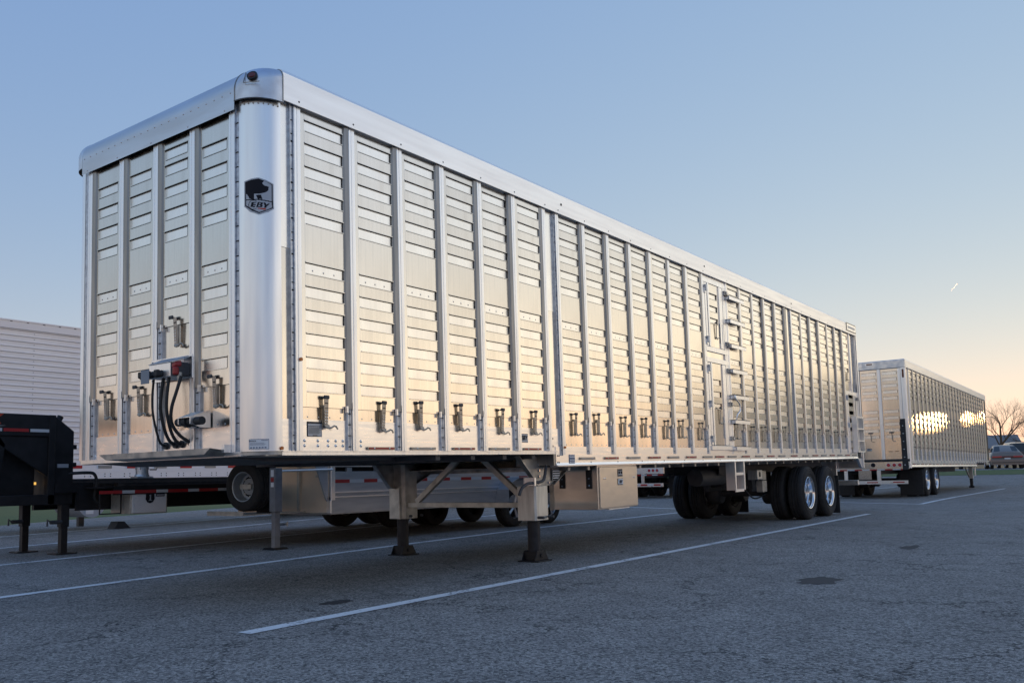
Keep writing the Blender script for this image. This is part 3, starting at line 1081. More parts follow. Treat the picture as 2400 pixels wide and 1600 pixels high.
# spare glad-hand holder: folded bracket with two black couplings through it
b = MB().prism([(.02, 1.425), (-.03, 1.418), (-.15, 1.375), (-.15, 1.325), (-.06, 1.300), (.02, 1.300)], 'y', .572, .580)
b.prism([(.02, 1.425), (-.03, 1.418), (-.15, 1.375), (-.15, 1.325), (-.06, 1.300), (.02, 1.300)], 'y', .716, .724)
b.hexa([(-.15, .58, 1.371), (-.03, .58, 1.414), (-.03, .716, 1.414), (-.15, .716, 1.371), (-.15, .58, 1.376), (-.03, .58, 1.419), (-.03, .716, 1.419), (-.15, .716, 1.376)])
hb = b.build('hose_bracket', EXTR, T1)
b = MB()
for x in (-.10,):
    b.cyl((x, .50, 1.345), (x, .80, 1.345), .030, 14).cyl((x, .66, 1.345), (x, .70, 1.345), .042, 14).cyl((x, .585, 1.345), (x, .61, 1.345), .04, 14)
b.build('coupling', RUBBER, hb, smooth=True)
# sloping step bar under the front wall, coupler plate and belly
b = MB().hexa([(-.155, .40, 1.096), (.03, .40, 1.080), (.03, 1.68, 1.080), (-.155, 1.70, 1.096), (-.155, .33, 1.140), (.03, .33, 1.118), (.03, 1.80, 1.118), (-.155, 1.80, 1.140)])
b.mat(1).box(-.06, .30, 1.108, .02, .33, 1.165)
b.build('step_bar', [DARKAL, EXTR], T1)
MB().box(.10, .045, 1.075, 3.80, 2.545, 1.085).build('belly_sheet', DARKAL, T1)
b = MB().box(.40, .40, 1.045, 1.75, 2.19, 1.075)
b.prism([(.10, 1.075), (.10, 1.070), (.4, 1.045), (.4, 1.075)], 'y', .40, 2.19)
for x in (1.95, 2.45, 2.95, 3.45):
    b.box(x, .06, 1.03, x + .06, 2.53, 1.075)
for y in (.55, 1.98):
    b.box(1.75, y, 1.02, 3.8, y + .08, 1.075)
b.build('coupler_plate', STEEL, T1)
b = MB().box(3.829, .09, .94, 16.3, 2.53, .948)
x = 4.2
while x < 16.2:
    b.box(x, .10, .90, x + .05, 2.5, .94)
    x += .42
b.build('belly_sheet', DARKAL, T1)
b = MB()
for y in (.82, 1.66):
    b.box(10.2, y, .74, 16.1, y + .012, .94).box(10.2, y - .04, .735, 16.1, y + .06, .748)
b.build('frame_beam', STEEL, T1)

# ---- landing gear
def landing(y0, near):
    sg = 1
    b = MB()
    z0, z1 = .385, .748
    if near:
        b.prism([(3.722, .235), (3.740, .215), (3.955, .215), (3.965, .235), (3.965, .45), (3.722, .45)], 'z', z0, z1)
        m = [PLATE2, STEEL]
    else:
        b.prism([(3.72, 2.12), (3.745, 2.08), (3.95, 2.08), (3.965, 2.12), (3.965, 2.32), (3.72, 2.32)], 'z', z0, 1.08)
        b.prism([(3.68, 2.14), (3.68, 2.12), (3.72, 2.12), (3.72, 2.14)], 'z', z0, .76)
        m = [BRACE, STEEL]
    b.mat(1)
    for x in (3.745, 3.935):
        b.tube([(x, y0 - .2, .42), (x, y0 - .235 if not near else .205, .42)], .016, 8)
    leg = b.build('landing_leg', m, T1, bevel=.004)
    if near:
        g = [(3.376, 1.06), (3.640, .83), (3.70, .755), (3.99, .748), (4.04, .76), (4.335, .92), (4.335, 1.0), (4.2, 1.06)]
    else:
        g = [(3.303, 1.09), (3.625, .747), (3.96, .736), (4.39, .918), (4.431, 1.09)]
    yy = y0 - .115 if near else y0 + .02
    b = MB().prism(g, 'y', yy, yy + .012)
    b.prism([(x, z) for x, z in g[:4]] + [(g[3][0], g[3][1] + .02), (g[2][0] + .01, g[2][1] + .03), (g[1][0] + .02, g[1][1] + .01), (g[0][0] + .03, g[0][1])], 'y', yy - .04, yy) if False else None
    # flanged edges and bolts
    for (x0, z0_), (x1, z1_) in ((g[0], g[1]), (g[1], g[2]), (g[4], g[5]) if near else (g[2], g[3])):
        b.hexa([(x0, yy - .045, z0_), (x0 + .012, yy - .045, z0_ + .012), (x0 + .012, yy, z0_ + .012), (x0, yy, z0_), (x1, yy - .045, z1_), (x1 + .012, yy - .045, z1_ + .012), (x1 + .012, yy, z1_ + .012), (x1, yy, z1_)])
    b.mat(1)
    for q in ((3.80, .97), (3.80, .91), (3.80, .85), (3.98, .78), (3.78, .775), (3.92, .97)):
        b.tube([(q[0], yy - .012, q[1]), (q[0], yy, q[1])], .014, 8)
    b.build('leg_gusset', [DARKAL, CHROME], leg)
    zg = -.0118 * 3.88
    b = MB().tube([(3.84, y0, zg + .03), (3.84, y0, z0 + .02)], .068, 20)
    inner = b.build('inner_leg', LEGPAINT, leg, smooth=True)
    b = MB().box(3.71, y0 - .13, zg, 3.98, y0 + .13, zg + .014)
    for s in (-1, 1):
        b.prism([(3.715, zg + .014), (3.765, zg + .115), (3.915, zg + .115), (3.975, zg + .014)], 'y', y0 + s * .082 - .005, y0 + s * .082 + .005)
    b.box(3.765, y0 - .077, zg + .014, 3.775, y0 + .077, zg + .11).box(3.905, y0 - .077, zg + .014, 3.915, y0 + .077, zg + .11)
    b.cyl((3.84, y0 - .10, zg + .065), (3.84, y0 + .10, zg + .065), .022, 12)
    b.build('foot', BLACK, leg, bevel=.003)
    return leg


PLATE2 = mat('leg_cover', (.66, .66, .64), .42, .9, (.54, .53, .50), 8, (3, 3, .4), .55)
LEGPAINT = mat('leg_paint', (.013, .014, .020), .40, 0, (.028, .028, .032), 12, None, .55, spec=.3)
landing(.33, True)
landing(2.22, False)
MB().box(3.775, .40, .518, 3.83, 2.12, .575).build('cross_bar', BRACE, T1, bevel=.004)
for (y0, z0), (y1, z1) in (((1.95, .58), (1.32, 1.05)), ((.96, 1.055), (.47, .655))):
    d = Vector((y1 - y0, z1 - z0)).normalized(); n = Vector((-d.y, d.x)) * .031
    MB().prism([(y0 + n.x, z0 + n.y), (y1 + n.x, z1 + n.y), (y1 - n.x, z1 - n.y), (y0 - n.x, z0 - n.y)], 'x', 3.776, 3.828).build('diagonal_brace', BRACE, T1, bevel=.003)
b = MB().tube(smooth_path([(3.83, .12, 1.06), (3.80, .12, .95), (3.755, .12, .83), (3.70, .12, .797), (3.56, .12, .787), (3.45, .13, .778), (3.37, .14, .735), (3.335, .15, .665)]), .016, 10)
ck = b.build('crank_handle', STEEL, T1, smooth=True)
MB().box(3.535, .095, .755, 3.565, .23, .84).build('crank_clip', EXTR, ck)
flat_plate('warning_plate', 4.03, 4.18, .80, .925, .198, T1, INK, [(.05, .95, .14 + .2 * k, .11) for k in range(4)], ink=PAPER)

# ---- tool box
b = MB().box(4.745, .05, .445, 5.70, .66, .962)
tb = b.build('tool_box', TOOLBOXM, T1, bevel=.006)
b = MB().box(4.775, .036, .458, 5.688, .049, .928)
dr = b.build('box_door', TOOLBOXM, tb, bevel=.005)
MB().box(4.738, .645, .44, 4.744, .70, .95).build('box_flange', BRACE, tb)
MB().box(5.0, .06, .434, 5.5, .09, .4445).build('drip_edge', EXTR, tb)
b = MB()
for x in (4.87, 4.905, 5.585, 5.617):
    b.dome((x, .036, .797), '-y', .011, 8)
b.build('latch_bolts', CHROME, dr)
flat_plate('maker_plate', 5.19, 5.315, .712, .788, .034, dr, PAPER, [(.15, .85, .84, .07)], word='EBY', wsize=.046)
flat_plate('warning_plate', 5.195, 5.309, .812, .899, .034, dr, LABELGREY, [(.08, .92, .06, .14), (.10, .42, .28, .38), (.56, .90, .28, .38), (.08, .92, .80, .13)])
b = MB().box(4.732, .484, .69, 4.744, .556, .962).box(4.732, .124, .685, 4.744, .196, .962)
b.mat(1)
for y in (.52, .16):
    for z in (.72, .80, .93):
        b.dome((4.732, y, z), '-x', .012)
b.build('hanger_strap', [RUBBER, CHROME], tb)

# ---- axles, wheels
def tyre_profile(y0, w, r=.494, rim=.292):
    s = w / 2
    c = y0 + s
    return [(rim - .01, c - s + .035), (rim + .01, c - s + .012), (rim + .05, c - s + .002), (r - .11, c - s - .006), (r - .055, c - s + .0), (r - .03, c - s + .006), (r - .012, c - s + .022), (r, c - s + .045),
            (r + .002, c - s * .42), (r - .014, c - s * .40), (r - .014, c - s * .34), (r + .003, c - s * .32), (r + .003, c - .02), (r - .014, c - .015), (r - .014, c + .015), (r + .003, c + .02),
            (r + .003, c + s * .32), (r - .014, c + s * .34), (r - .014, c + s * .40), (r + .002, c + s * .42),
            (r, c + s - .045), (r - .012, c + s - .022), (r - .055, c + s), (r - .11, c + s + .004), (rim + .03, c + s - .004), (rim - .01, c + s - .04)]


def make_wheel(parent, x, z, y0, side, dish=True):
    """dual wheel part: outer tyre face at y0, side=+1 when the outer face looks to -y"""
    P_ = lambda prof: [(r, y0 + side * t) for r, t in prof]
    b = MB().lathe(P_(tyre_profile(0, .275)), (x, 0, z), 'y', 56)
    for rr in (.36, .405, .44):
        b.lathe(P_([(rr - .006, -.006), (rr, -.0105), (rr + .006, -.006)]), (x, 0, z), 'y', 56)
    w = b.build('tyre', TYRE, parent, smooth=True, ang=28)
    prof = [(.291, .012), (.296, .004), (.290, -.002), (.280, .002), (.276, .02), (.262, .032), (.252, .10), (.236, .118), (.228, .165), (.165, .178), (.150, .170), (.092, .168), (.088, .09), (.080, .082), (.01, .080)]
    b = MB().lathe(P_(prof), (x, 0, z), 'y', 56)
    rim = b.build('rim', CHROME, w, smooth=True, ang=30)
    b = MB()
    for k in range(10):
        a = 2 * math.pi * k / 10
        c, s = math.cos(a) * .122, math.sin(a) * .122
        b.tube([(x + c, y0 + side * .172, z + s), (x + c, y0 + side * .135, z + s)], .017, 8, .013)
    b.build('wheel_nuts', CHROME, rim)
    b = MB()
    for k in range(5):
        a = 2 * math.pi * (k + .5) / 5
        c, s = math.cos(a) * .198, math.sin(a) * .198
        b.tube([(x + c, y0 + side * .170, z + s), (x + c, y0 + side * .1655, z + s)], .027, 12)
    b.build('hand_holes', GAPSHADE, rim)
    return w


def wheel_set(parent, xs, zc, mud_x=None, gl=lambda x: 0.0):
    for x in xs:
        z = zc(x)
        for y0, sd in ((.02, 1), (WID - .02, -1)):
            make_wheel(parent, x, z, y0, sd)
            yi = y0 + sd * .335
            make_inner(parent, x, z, yi, sd)
        b = MB().cyl((x, .30, z), (x, WID - .30, z), .062, 16)
        b.lathe([(.20, .62), (.21, .66), (.21, .84), (.19, .87), (.06, .88)], (x, 0, z), 'y', 24)
        b.lathe([(.20, WID - .62), (.21, WID - .66), (.21, WID - .84), (.19, WID - .87), (.06, WID - .88)], (x, 0, z), 'y', 24)
        b.build('axle', STEEL, parent, smooth=True)


def make_inner(parent, x, z, y0, side):
    P_ = lambda prof: [(r, y0 + side * t) for r, t in prof]
    b = MB().lathe(P_(tyre_profile(0, .275)), (x, 0, z), 'y', 48)
    w = b.build('tyre', TYRE, parent, smooth=True, ang=28)
    b = MB().lathe(P_([(.06, .10), (.22, .10), (.25, .12), (.262, .24), (.276, .255), (.285, .275), (.292, .270)]), (x, 0, z), 'y', 48)
    b.build('rim', RIMDULL, w, smooth=True, ang=30)
    return w


RIMDULL = mat('dusty_rim', (.35, .34, .33), .5, .8, (.22, .21, .20), 12)
wheel_set(T1, (12.51, 13.80), lambda x: .494 - .0118 * x)

# suspension, hangers, boxes between the wheels
b = MB()
for y in (.80, 1.66):
    for x in (11.75, 13.15, 14.45):
        b.prism([(x - .13, .74), (x + .13, .74), (x + .07, .45), (x - .07, .45)], 'y', y, y + .09)
    b.box(11.7, y + .02, .40, 14.5, y + .08, .47)
    for x in (12.51, 13.80):
        b.tube([(x, y + .05, .45), (x, y + .05, .74)], .11, 14)
b.build('suspension', STEEL, T1)
b = MB()
for x, y0 in ((8.95, 2.05),):
    b.prism([(8.82, .52), (8.82, .79), (9.05, .79), (8.98, .62), (8.93, .52)], 'y', 1.9, 2.05)
b.build('hanger_bracket', DARKAL, T1)
MB().box(10.92, .42, .63, 11.17, .60, .80).build('control_box', PLATE2, T1, bevel=.012)
MB().box(11.0, .412, .68, 11.05, .419, .76).build('control_label', INK, T1)
MB().box(11.38, .50, .40, 11.60, .62, .60).box(11.40, .50, .61, 11.58, .60, .78).build('valve_box', BRACE, T1, bevel=.01)
MB().tube([(9.6, 1.0, .70), (9.62, 1.0, .70), (10.7, 1.0, .70), (10.72, 1.0, .70)], .14, 20).build('air_tank', STEEL, T1, smooth=True)
MB().tube(smooth_path([(10.9, .7, .52), (11.3, .66, .30), (11.8, .66, .32), (12.2, .7, .36)]), .014, 8).build('brake_line', RUBBER, T1, smooth=True)
for y in (.02, 1.93):
    MB().box(14.44, y, -.135, 14.46, y + .64, .62).build('mud_flap', RUBBER, T1)

# ---- access door, hinges, latches
def hinge(x, z):
    b = MB().box(x - .035, -.014, z, x + .028, .012, z + .075).mat(1).box(x - .02, -.028, z + .03, x + .035, .0, z + .12)
    b.dome((x - .015, -.014, z + .025), '-y', .010)
    return b.build('door_hinge', [EXTR, GALV], adoor)


def latch(x, z, parent):
    b = MB().box(x - .045, -.022, z - .034, x + .05, .005, z + .034).box(x - .01, -.036, z - .022, x + .04, -.02, z + .022)
    b.mat(1).box(x + .008, -.039, z - .010, x + .03, -.035, z + .010)
    return b.build('door_latch', [DARKAL, EXTR], parent, bevel=.006)


b = MB().box(7.927, .035, 1.12, 8.776, .05, ZTOP)
b.mat(1).box(7.93, .004, 3.585, 8.776, .036, 3.645).box(7.93, .012, 3.645, 8.776, .036, 3.70)
b.box(8.655, .002, 1.19, 8.700, .036, 3.585).box(8.712, .004, 1.19, 8.776, .036, 3.585)
b.box(7.935, .0, 2.565, 8.776, .036, 2.635).box(7.935, .0, 2.405, 8.776, .036, 2.475).box(7.935, -.02, 1.125, 8.776, .036, 1.185)
b.box(7.935, .006, 1.19, 7.975, .036, 3.585)
b.mat(2).box(7.94, .022, 2.475, 8.776, .030, 2.565)
adoor = b.build('access_door', [GAPSHADE, EXTR, PANEL], T1, bevel=.002)
for z0, z1, sl_, dz in ((2.64, 3.58, [3.445, 3.257, 3.076], 1.50), (1.195, 2.40, [2.16, 1.984, 1.809], .235)):
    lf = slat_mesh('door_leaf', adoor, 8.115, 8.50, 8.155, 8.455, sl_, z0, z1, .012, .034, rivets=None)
    b = MB().box(7.985, .004, z0, 8.055, .034, z1).box(8.066, -.004, z0, 8.118, .034, z1).box(8.50, -.004, z0, 8.555, .034, z1).box(8.568, .002, z0, 8.640, .034, z1)
    b.build('door_frame', EXTR, adoor, bevel=.003)
    o = make_lever(adoor, dz)
    o.location = (8.06, .006, 0)
for z in (3.42, 2.66, 2.24, 1.72, 1.21):
    hinge(7.985, z)
for z in (3.516, 2.73, 2.325, 1.815, 1.30):
    latch(8.74, z, adoor)
MB().box(8.50, .0, 2.72, 8.60, .014, 3.02).build('latch_plate', GALV, adoor)
MB().box(8.47, .0, 1.30, 8.53, .012, 1.62).build('latch_plate', GALV, adoor)

# ---- climbing rungs beside the door, ladder below
for z in (3.475, 3.11, 2.728, 2.343, 1.948, 1.572, 1.168):
    lad = MB().box(8.765, -.06, z - .006, 9.375, -.003, z + .004).box(8.765, -.064, z - .05, 9.375, -.057, z + .006).box(8.765, -.05, z - .045, 8.80, -.003, z - .006).mat(1).box(8.765, -.068, z + .006, 9.375, -.0, z + .013)
    lad = lad.build('climbing_rung', [EXTR, BLACK], T1, bevel=.002)
MB().tube(smooth_path([(8.79, -.06, 1.95), (8.80, -.08, 1.89), (8.90, -.09, 1.82), (8.905, -.09, 1.72), (8.82, -.08, 1.66), (8.81, -.06, 1.57)]), .012, 8).build('grab_loop', EXTR, T1, smooth=True)
b = MB()
for x in (8.77, 9.13):
    b.box(x, -.005, .52, x + .008, .125, .955).box(x, -.012, .52, x + .045, -.005, .955).box(x, .125, .52, x + .045, .132, .955)
for z in (.775, .525):
    b.box(8.778, -.004, z, 9.13, .124, z + .01).box(8.778, -.004, z - .03, 9.13, .004, z + .0)
b.build('lower_ladder', EXTR, T1)

# ---- rear end
b = MB().box(16.40, -.02, .74, 16.46, .10, 3.70).box(16.33, -.004, .98, 16.365, .06, 3.69)
b.box(16.40, WID - .10, .74, 16.46, WID + .02, 3.70).box(16.40, .10, .74, 16.46, WID - .10, .96).box(16.38, -.02, 3.69, 16.46, WID + .02, 3.936)
b.mat(1).prism([(16.07, .955), (16.40, .955), (16.40, .74), (16.34, .74)], 'y', .01, .06)
b.build('rear_frame', [EXTR, GALV], T1, bevel=.003)
hinge_strip(16.16, 16.23, 2.40, 3.69, .012)
MB().box(15.92, .026, 2.60, 16.40, .05, 3.70).build('rear_side_panel', PANEL, T1)
b = MB().box(15.36, .012, 2.33, 16.40, .05, 2.41).box(15.37, .0, 1.07, 15.42, .05, 2.33).box(15.46, .004, 1.12, 15.53, .05, 2.33).box(16.02, .004, 1.12, 16.07, .05, 2.33).box(16.14, .004, 1.12, 16.20, .05, 2.33).box(16.25, .01, 1.12, 16.32, .05, 2.33)
b.mat(1).box(15.53, .03, 1.12, 16.02, .05, 2.33).mat(2).box(16.07, .035, 1.1, 16.40, .05, 2.4)
sdoor = b.build('rear_side_door', [EXTR, PANEL, GAPSHADE], T1)
slat_mesh('door_leaf', sdoor, 15.53, 16.02, 15.60, 15.95, [2.341, 2.163, 1.984, 1.807, 1.63], 1.45, 2.33, .014, .034, rivets=None)
latch(16.22, 2.26, sdoor)
b = MB().box(15.375, -.03, 2.20, 15.43, .0, 2.31).box(15.42, -.03, 1.62, 15.47, .0, 1.72)
b.build('door_hinge', GALV, sdoor)
b = MB().box(15.66, -.105, 1.085, 15.668, -.002, 1.86)
b.box(15.66, -.112, 1.085, 15.70, -.104, 1.86).box(16.20, -.112, 1.085, 16.24, -.104, 1.86).box(16.232, -.105, 1.085, 16.24, -.002, 1.86)
for z in (1.845, 1.595, 1.335, 1.10):
    b.box(15.70, -.112, z - .018, 16.20, -.104, z + .010).box(15.70, -.104, z + .002, 16.20, -.04, z + .010)
b.mat(1).box(15.675, -.10, 1.09, 15.90, -.005, 1.20)
b.build('rear_ladder', [EXTR, BRACE], T1)
b = MB().box(16.30, .10, .37, 16.38, 2.49, .475)
for y in (.55, 1.94):
    b.box(16.31, y, .475, 16.37, y + .10, .94)
b.build('rear_bumper', EXTR, T1, bevel=.004)
b = MB().box(16.44, .1, 1.0, 16.455, WID - .1, 3.70)
b.build('rear_door', PANEL, T1)

# ---- far side wall (the same bays, seen from the other side)
FROT2 = (0, 0, math.pi)
for x in A + B + C + D[:-1]:
    copy_of(slat, T1, (x + .62, WID, 0), FROT2)
    copy_of(pr, T1, (x + .06, WID, 0), FROT2)
b = MB().box(.22, WID - .05, ZF, 3.83, WID - .02, 1.46).box(3.83, WID - .05, .95, 16.3, WID - .015, 1.46).box(15.1, WID - .05, 1.4, 16.4, WID - .03, 3.7)
b.box(.2, WID - .06, ZF, .45, WID - .03, 3.7).box(3.6, WID - .06, ZF, 4.1, WID - .04, 3.7).box(7.8, WID - .06, 1.1, 8.9, WID - .03, 3.7).box(11.4, WID - .06, 1.1, 12, WID - .03, 3.7)
b.build('far_wall', PANEL, T1)

# ================================================================ second livestock trailer (seen from its rear) and its twin further left
T2 = thing('livestock_trailer', 'farther livestock trailer whose slatted side flashes golden, its rear lamps facing the camera', 'trailer', (22.54, .216, .055))
Z0 = .93
bx = [.50 + .6225 * i for i in range(25)]
post2 = make_post(bx[0], 1.02, 3.74, 'side_post', T2)
s2 = slat_mesh('slat_panel', T2, .063, .6225, .112, .56, SLOTS, 1.433, ZTOP + .04, loc=(bx[0], 0, .02), end_shade=.085)
l2 = copy_of(lev, T2, (bx[0], 0, -.05))
for k in children_of(lev): copy_of(k, l2)
j2 = make_jamb(T2, 1.02, 1.40, 3.74)
for q in j2: q.location = (bx[1], 0, 0)
ls2 = MB().box(.063, .03, 1.02, .6225, .05, 1.48).build('lower_sheet', PANEL, T2, loc=(bx[0], 0, 0))
for i, x in enumerate(bx[1:], 1):
    copy_of(post2, T2, (x, 0, 0))
    if i < 24:
        c = copy_of(s2, T2, (x, 0, .02))
        c = copy_of(l2, T2, (x, 0, -.05))
        for k in children_of(l2): copy_of(k, c)
        for q in j2: copy_of(q, T2, (bx[i + 1], 0, 0))
        copy_of(ls2, T2, (x, 0, 0))
MB().box(.10, .024, .95, .50, .05, 3.74).build('side_sheet', PANEL, T2)
MB().box(15.43, .024, .95, 16.2, .05, 3.74).build('side_sheet', PANEL, T2)
b = MB().prism([(.012, .95), (-.004, .90), (-.004, .885), (.09, .885), (.09, 1.085), (.012, 1.085)], 'x', .05, 12.6)
b.box(12.6, .0, 1.08, 16.2, .06, 1.12)
b.build('bottom_rail', PLATE, T2)
for i in range(21):
    reflector(.35 + .6 * i, .68 + .6 * i, .955, .985, .006, CLEAR if i % 2 else RED, T2)
b = MB().prism([(-.024, 3.72), (-.024, 3.93), (.0, 3.955), (.08, 3.96), (.08, 3.72)], 'x', .02, 16.2)
b.prism([(WID + .024, 3.72), (WID + .024, 3.93), (WID, 3.955), (WID - .08, 3.96), (WID - .08, 3.72)], 'x', .02, 16.2)
b.build('roof_rail', RAIL, T2)
MB().box(.02, .06, 3.925, 16.2, WID - .06, 3.945).build('roof', WHITE, T2)
MB().lathe([(.20, 1.10), (.20, 3.74)], (16.22, .20, 0), 'z', 16, -math.pi / 2, 0).build('corner_post', NOSE, T2, smooth=True)
b = MB().box(16.38, .2, 1.08, 16.42, WID, 3.95).box(.3, WID - .05, .95, 16.4, WID, 3.74)
b.build('far_wall', PANEL, T2)
b = MB().box(.06, .06, .87, 12.6, WID - .06, .89).box(12.6, .06, 1.05, 16.3, WID - .06, 1.07)
for y in (.80, 1.70):
    b.box(.1, y, .70, 12.6, y + .09, .87)
b.build('belly_sheet', STEEL, T2)
# rear face
b = MB().prism([(-.02, .10), (-.03, .07), (-.03, .0), (-.0, -.024), (.06, -.024), (.06, .10)], 'z', .86, 3.72)
b.box(-.012, .11, 1.10, .03, .185, 3.72)
b.build('rear_corner_post', EXTR, T2)
hd = MB().box(-.035, -.024, 3.70, .06, 1.30, 3.95).box(-.035, 1.30, 3.70, .06, WID + .02, 3.95)
head = hd.build('rear_header', NOSECAP, T2, bevel=.02)
b = MB()
for y in (.92, 1.55):
    b.box(-.045, y - .11, 3.835, -.033, y + .11, 3.895).mat(1).box(-.05, y - .08, 3.848, -.044, y + .08, 3.882).mat(0)
b.tube([(-.05, 1.16, 3.84), (-.03, 1.16, 3.84)], .04, 12)
b.build('header_lamp', [EXTR, DIMRED], head)
MB().box(-.045, .015, 3.42, -.03, .065, 3.66).build('corner_lamp', DIMRED, T2, bevel=.01)
rp = [(.185, .640), (.735, 1.205), (1.385, 1.855), (1.95, 2.405)]
rdm = []
for k, (a, c) in enumerate(rp):
    if not rdm:
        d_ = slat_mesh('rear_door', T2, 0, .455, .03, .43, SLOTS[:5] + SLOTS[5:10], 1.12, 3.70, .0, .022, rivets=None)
        d_.rotation_euler = FROT
        d_.location = (.0, c, 0)
        rdm.append(d_)
    else:
        d_ = copy_of(rdm[0], T2, (0, c, 0), FROT)
        if k in (1, 2): d_.scale = (1.03, 1, 1)
    b = MB().box(-.02, c - .26, 1.86, -.002, c - .14, 1.895).mat(1).tube([(-.012, c - .20, 1.86), (-.012, c - .22, 1.64), (-.012, c - .30, 1.62)], .010, 6)
    b.build('door_lever', [STEEL, LEVER], T2)
b = MB()
for y0, y1 in ((.645, .735), (1.215, 1.375), (1.86, 1.95), (2.41, 2.5)):
    b.prism([(-.03, y0 + .015), (-.018, y0), (.02, y0), (.02, y1), (-.018, y1), (-.03, y1 - .015)], 'z', 1.10, 3.71)
b.build('rear_post', EXTR, T2)
b = MB().mat(0).box(-.005, 1.00, 1.37, .0, 1.14, 1.44).mat(1).box(-.0075, 1.006, 1.376, -.003, 1.134, 1.434).mat(0)
text_into(b, 'EBY', .066, lambda u, v: (-.009, 1.07 - u, 1.405 + v), .28, .0025)
b.build('maker_plate', [INK, PAPER], T2)
b = MB()
for y in (.33, .50):
    b.box(-.006, y - .05, 1.335, -.001, y + .05, 1.350)
b.build('ramp_slot', GAPSHADE, T2)
MB().box(-.05, .0, 1.05, .05, WID, 1.12).build('dock_strip', RUBBER, T2, bevel=.01)
lb = MB().box(-.03, .04, .84, .04, WID - .04, 1.05).build('lamp_board', PANEL, T2)
for y in (.27, .42, .57, 2.02, 2.17, 2.32):
    l = MB().tube([(-.03, y, .955), (-.048, y, .955)], .058, 20).build('tail_lamp', PAPER, lb, smooth=True)
    MB().tube([(-.046, y, .955), (-.058, y, .955)], .050, 20, .044).build('lamp_lens', TAIL, l, smooth=True)
MB().tube([(-.03, .985, .965), (-.045, .985, .965)], .060, 18).tube([(-.045, .985, .965), (-.05, .985, .965)], .04, 14).build('round_badge', INK, lb)
b = MB()
for k in range(12):
    b.mat(k % 2).box(-.034, .06 + .206 * k, .815, -.028, .06 + .206 * (k + 1) - .004, .845)
b.build('reflective_tape', [RED, TAPEW], T2)
b = MB().box(-.045, .06, .815, -.022, .20, 2.25).mat(1)
for k in range(6):
    b.dome((-.045, .13, .95 + .22 * k), '-x', .018)
b.build('corner_bumper', [RUBBER, CHROME], T2)
b = MB().box(-.02, .10, .42, .06, 2.49, .52)
for y in (.80, 1.70):
    b.box(-.01, y, .52, .05, y + .10, .86)
b.mat(1).box(-.024, .18, .455, -.019, .48, .485).box(-.024, .88, .455, -.019, 1.18, .485).box(-.024, 1.6, .455, -.019, 1.9, .485)
b.build('rear_bumper', [PLATE, RED], T2)
MB().box(-.01, 1.05, .55, .0, 1.40, .82).build('plate_holder', PANEL, T2)
wheel_set(T2, (2.45, 3.88), lambda x: .494)
for y in (.0, 1.95):
    MB().box(1.62, y, .06, 1.645, y + .64, .80).build('mud_flap', RUBBER, T2)
b = MB()
for y in (.36, WID - .36):
    b.box(13.38, y - .07, .40, 13.55, y + .07, 1.06).box(13.35, y - .13, .0, 13.6, y + .13, .02)
    b.mat(1).cyl((13.46, y, .02), (13.46, y, .42), .06, 12).prism([(13.36, .02), (13.40, .1), (13.52, .1), (13.57, .02)], 'y', y - .09, y + .09).mat(0)
b.prism([(12.5, .86), (12.56, .86), (13.4, .50), (13.4, .44)], 'y', .4, .45)
b.mat(2).tube([(13.62, .22, .95), (13.62, .22, .5)], .02, 6).box(13.55, .2, .85, 13.7, .23, 1.02)
b.build('landing_leg', [BRACE, BLACK, EXTR], T2)

# ================================================================ flatbed whose rear shows under the big trailer
T4 = thing('flatbed_trailer', 'trailer rear with red lamps and taped bumper, seen under the big livestock trailer', 'trailer', (23.2, 8.05, .055))
b = MB().box(0, 0, 1.12, 14.5, 2.59, 1.26).box(0, 0, 1.08, 14.5, .03, 1.30).box(0, 2.56, 1.08, 14.5, 2.59, 1.30)
for y in (.80, 1.70):
    b.box(.1, y, .72, 14.4, y + .09, 1.12)
b.build('deck', STEEL, T4)
lb = MB().box(-.03, .04, .86, .04, 2.55, 1.08).build('lamp_board', PLATE, T4)
for y in (.27, .42, .57, 2.02, 2.17, 2.32):
    l = MB().tube([(-.03, y, .975), (-.048, y, .975)], .062, 20).build('tail_lamp', PAPER, lb, smooth=True)
    MB().tube([(-.046, y, .975), (-.058, y, .975)], .050, 20, .044).build('lamp_lens', TAIL, l, smooth=True)
b = MB()
for k in range(12):
    b.mat(k % 2).box(-.034, .06 + .206 * k, .80, -.028, .06 + .206 * (k + 1) - .004, .84)
b.build('reflective_tape', [RED, TAPEW], T4)
bp = MB().box(-.02, .10, .42, .06, 2.49, .54).box(-.01, .80, .54, .05, .90, .86).box(-.01, 1.70, .54, .05, 1.80, .86).build('rear_bumper', PLATE, T4)
b = MB()
for k in range(9):
    b.mat(k % 2).box(-.026, .17 + .25 * k, .452, -.02, .17 + .25 * (k + 1), .508)
b.build('bumper_tape', [RED, TAPEW], bp)
wheel_set(T4, (2.45, 3.88), lambda x: .494)
for y in (.0, 1.95):
    MB().box(1.62, y, .06, 1.645, y + .64, .86).build('mud_flap', RUBBER, T4)
b = MB()
for y in (.36, 2.23):
    b.box(11.4, y - .07, .0, 11.55, y + .07, 1.1)
b.build('landing_leg', STEEL, T4)

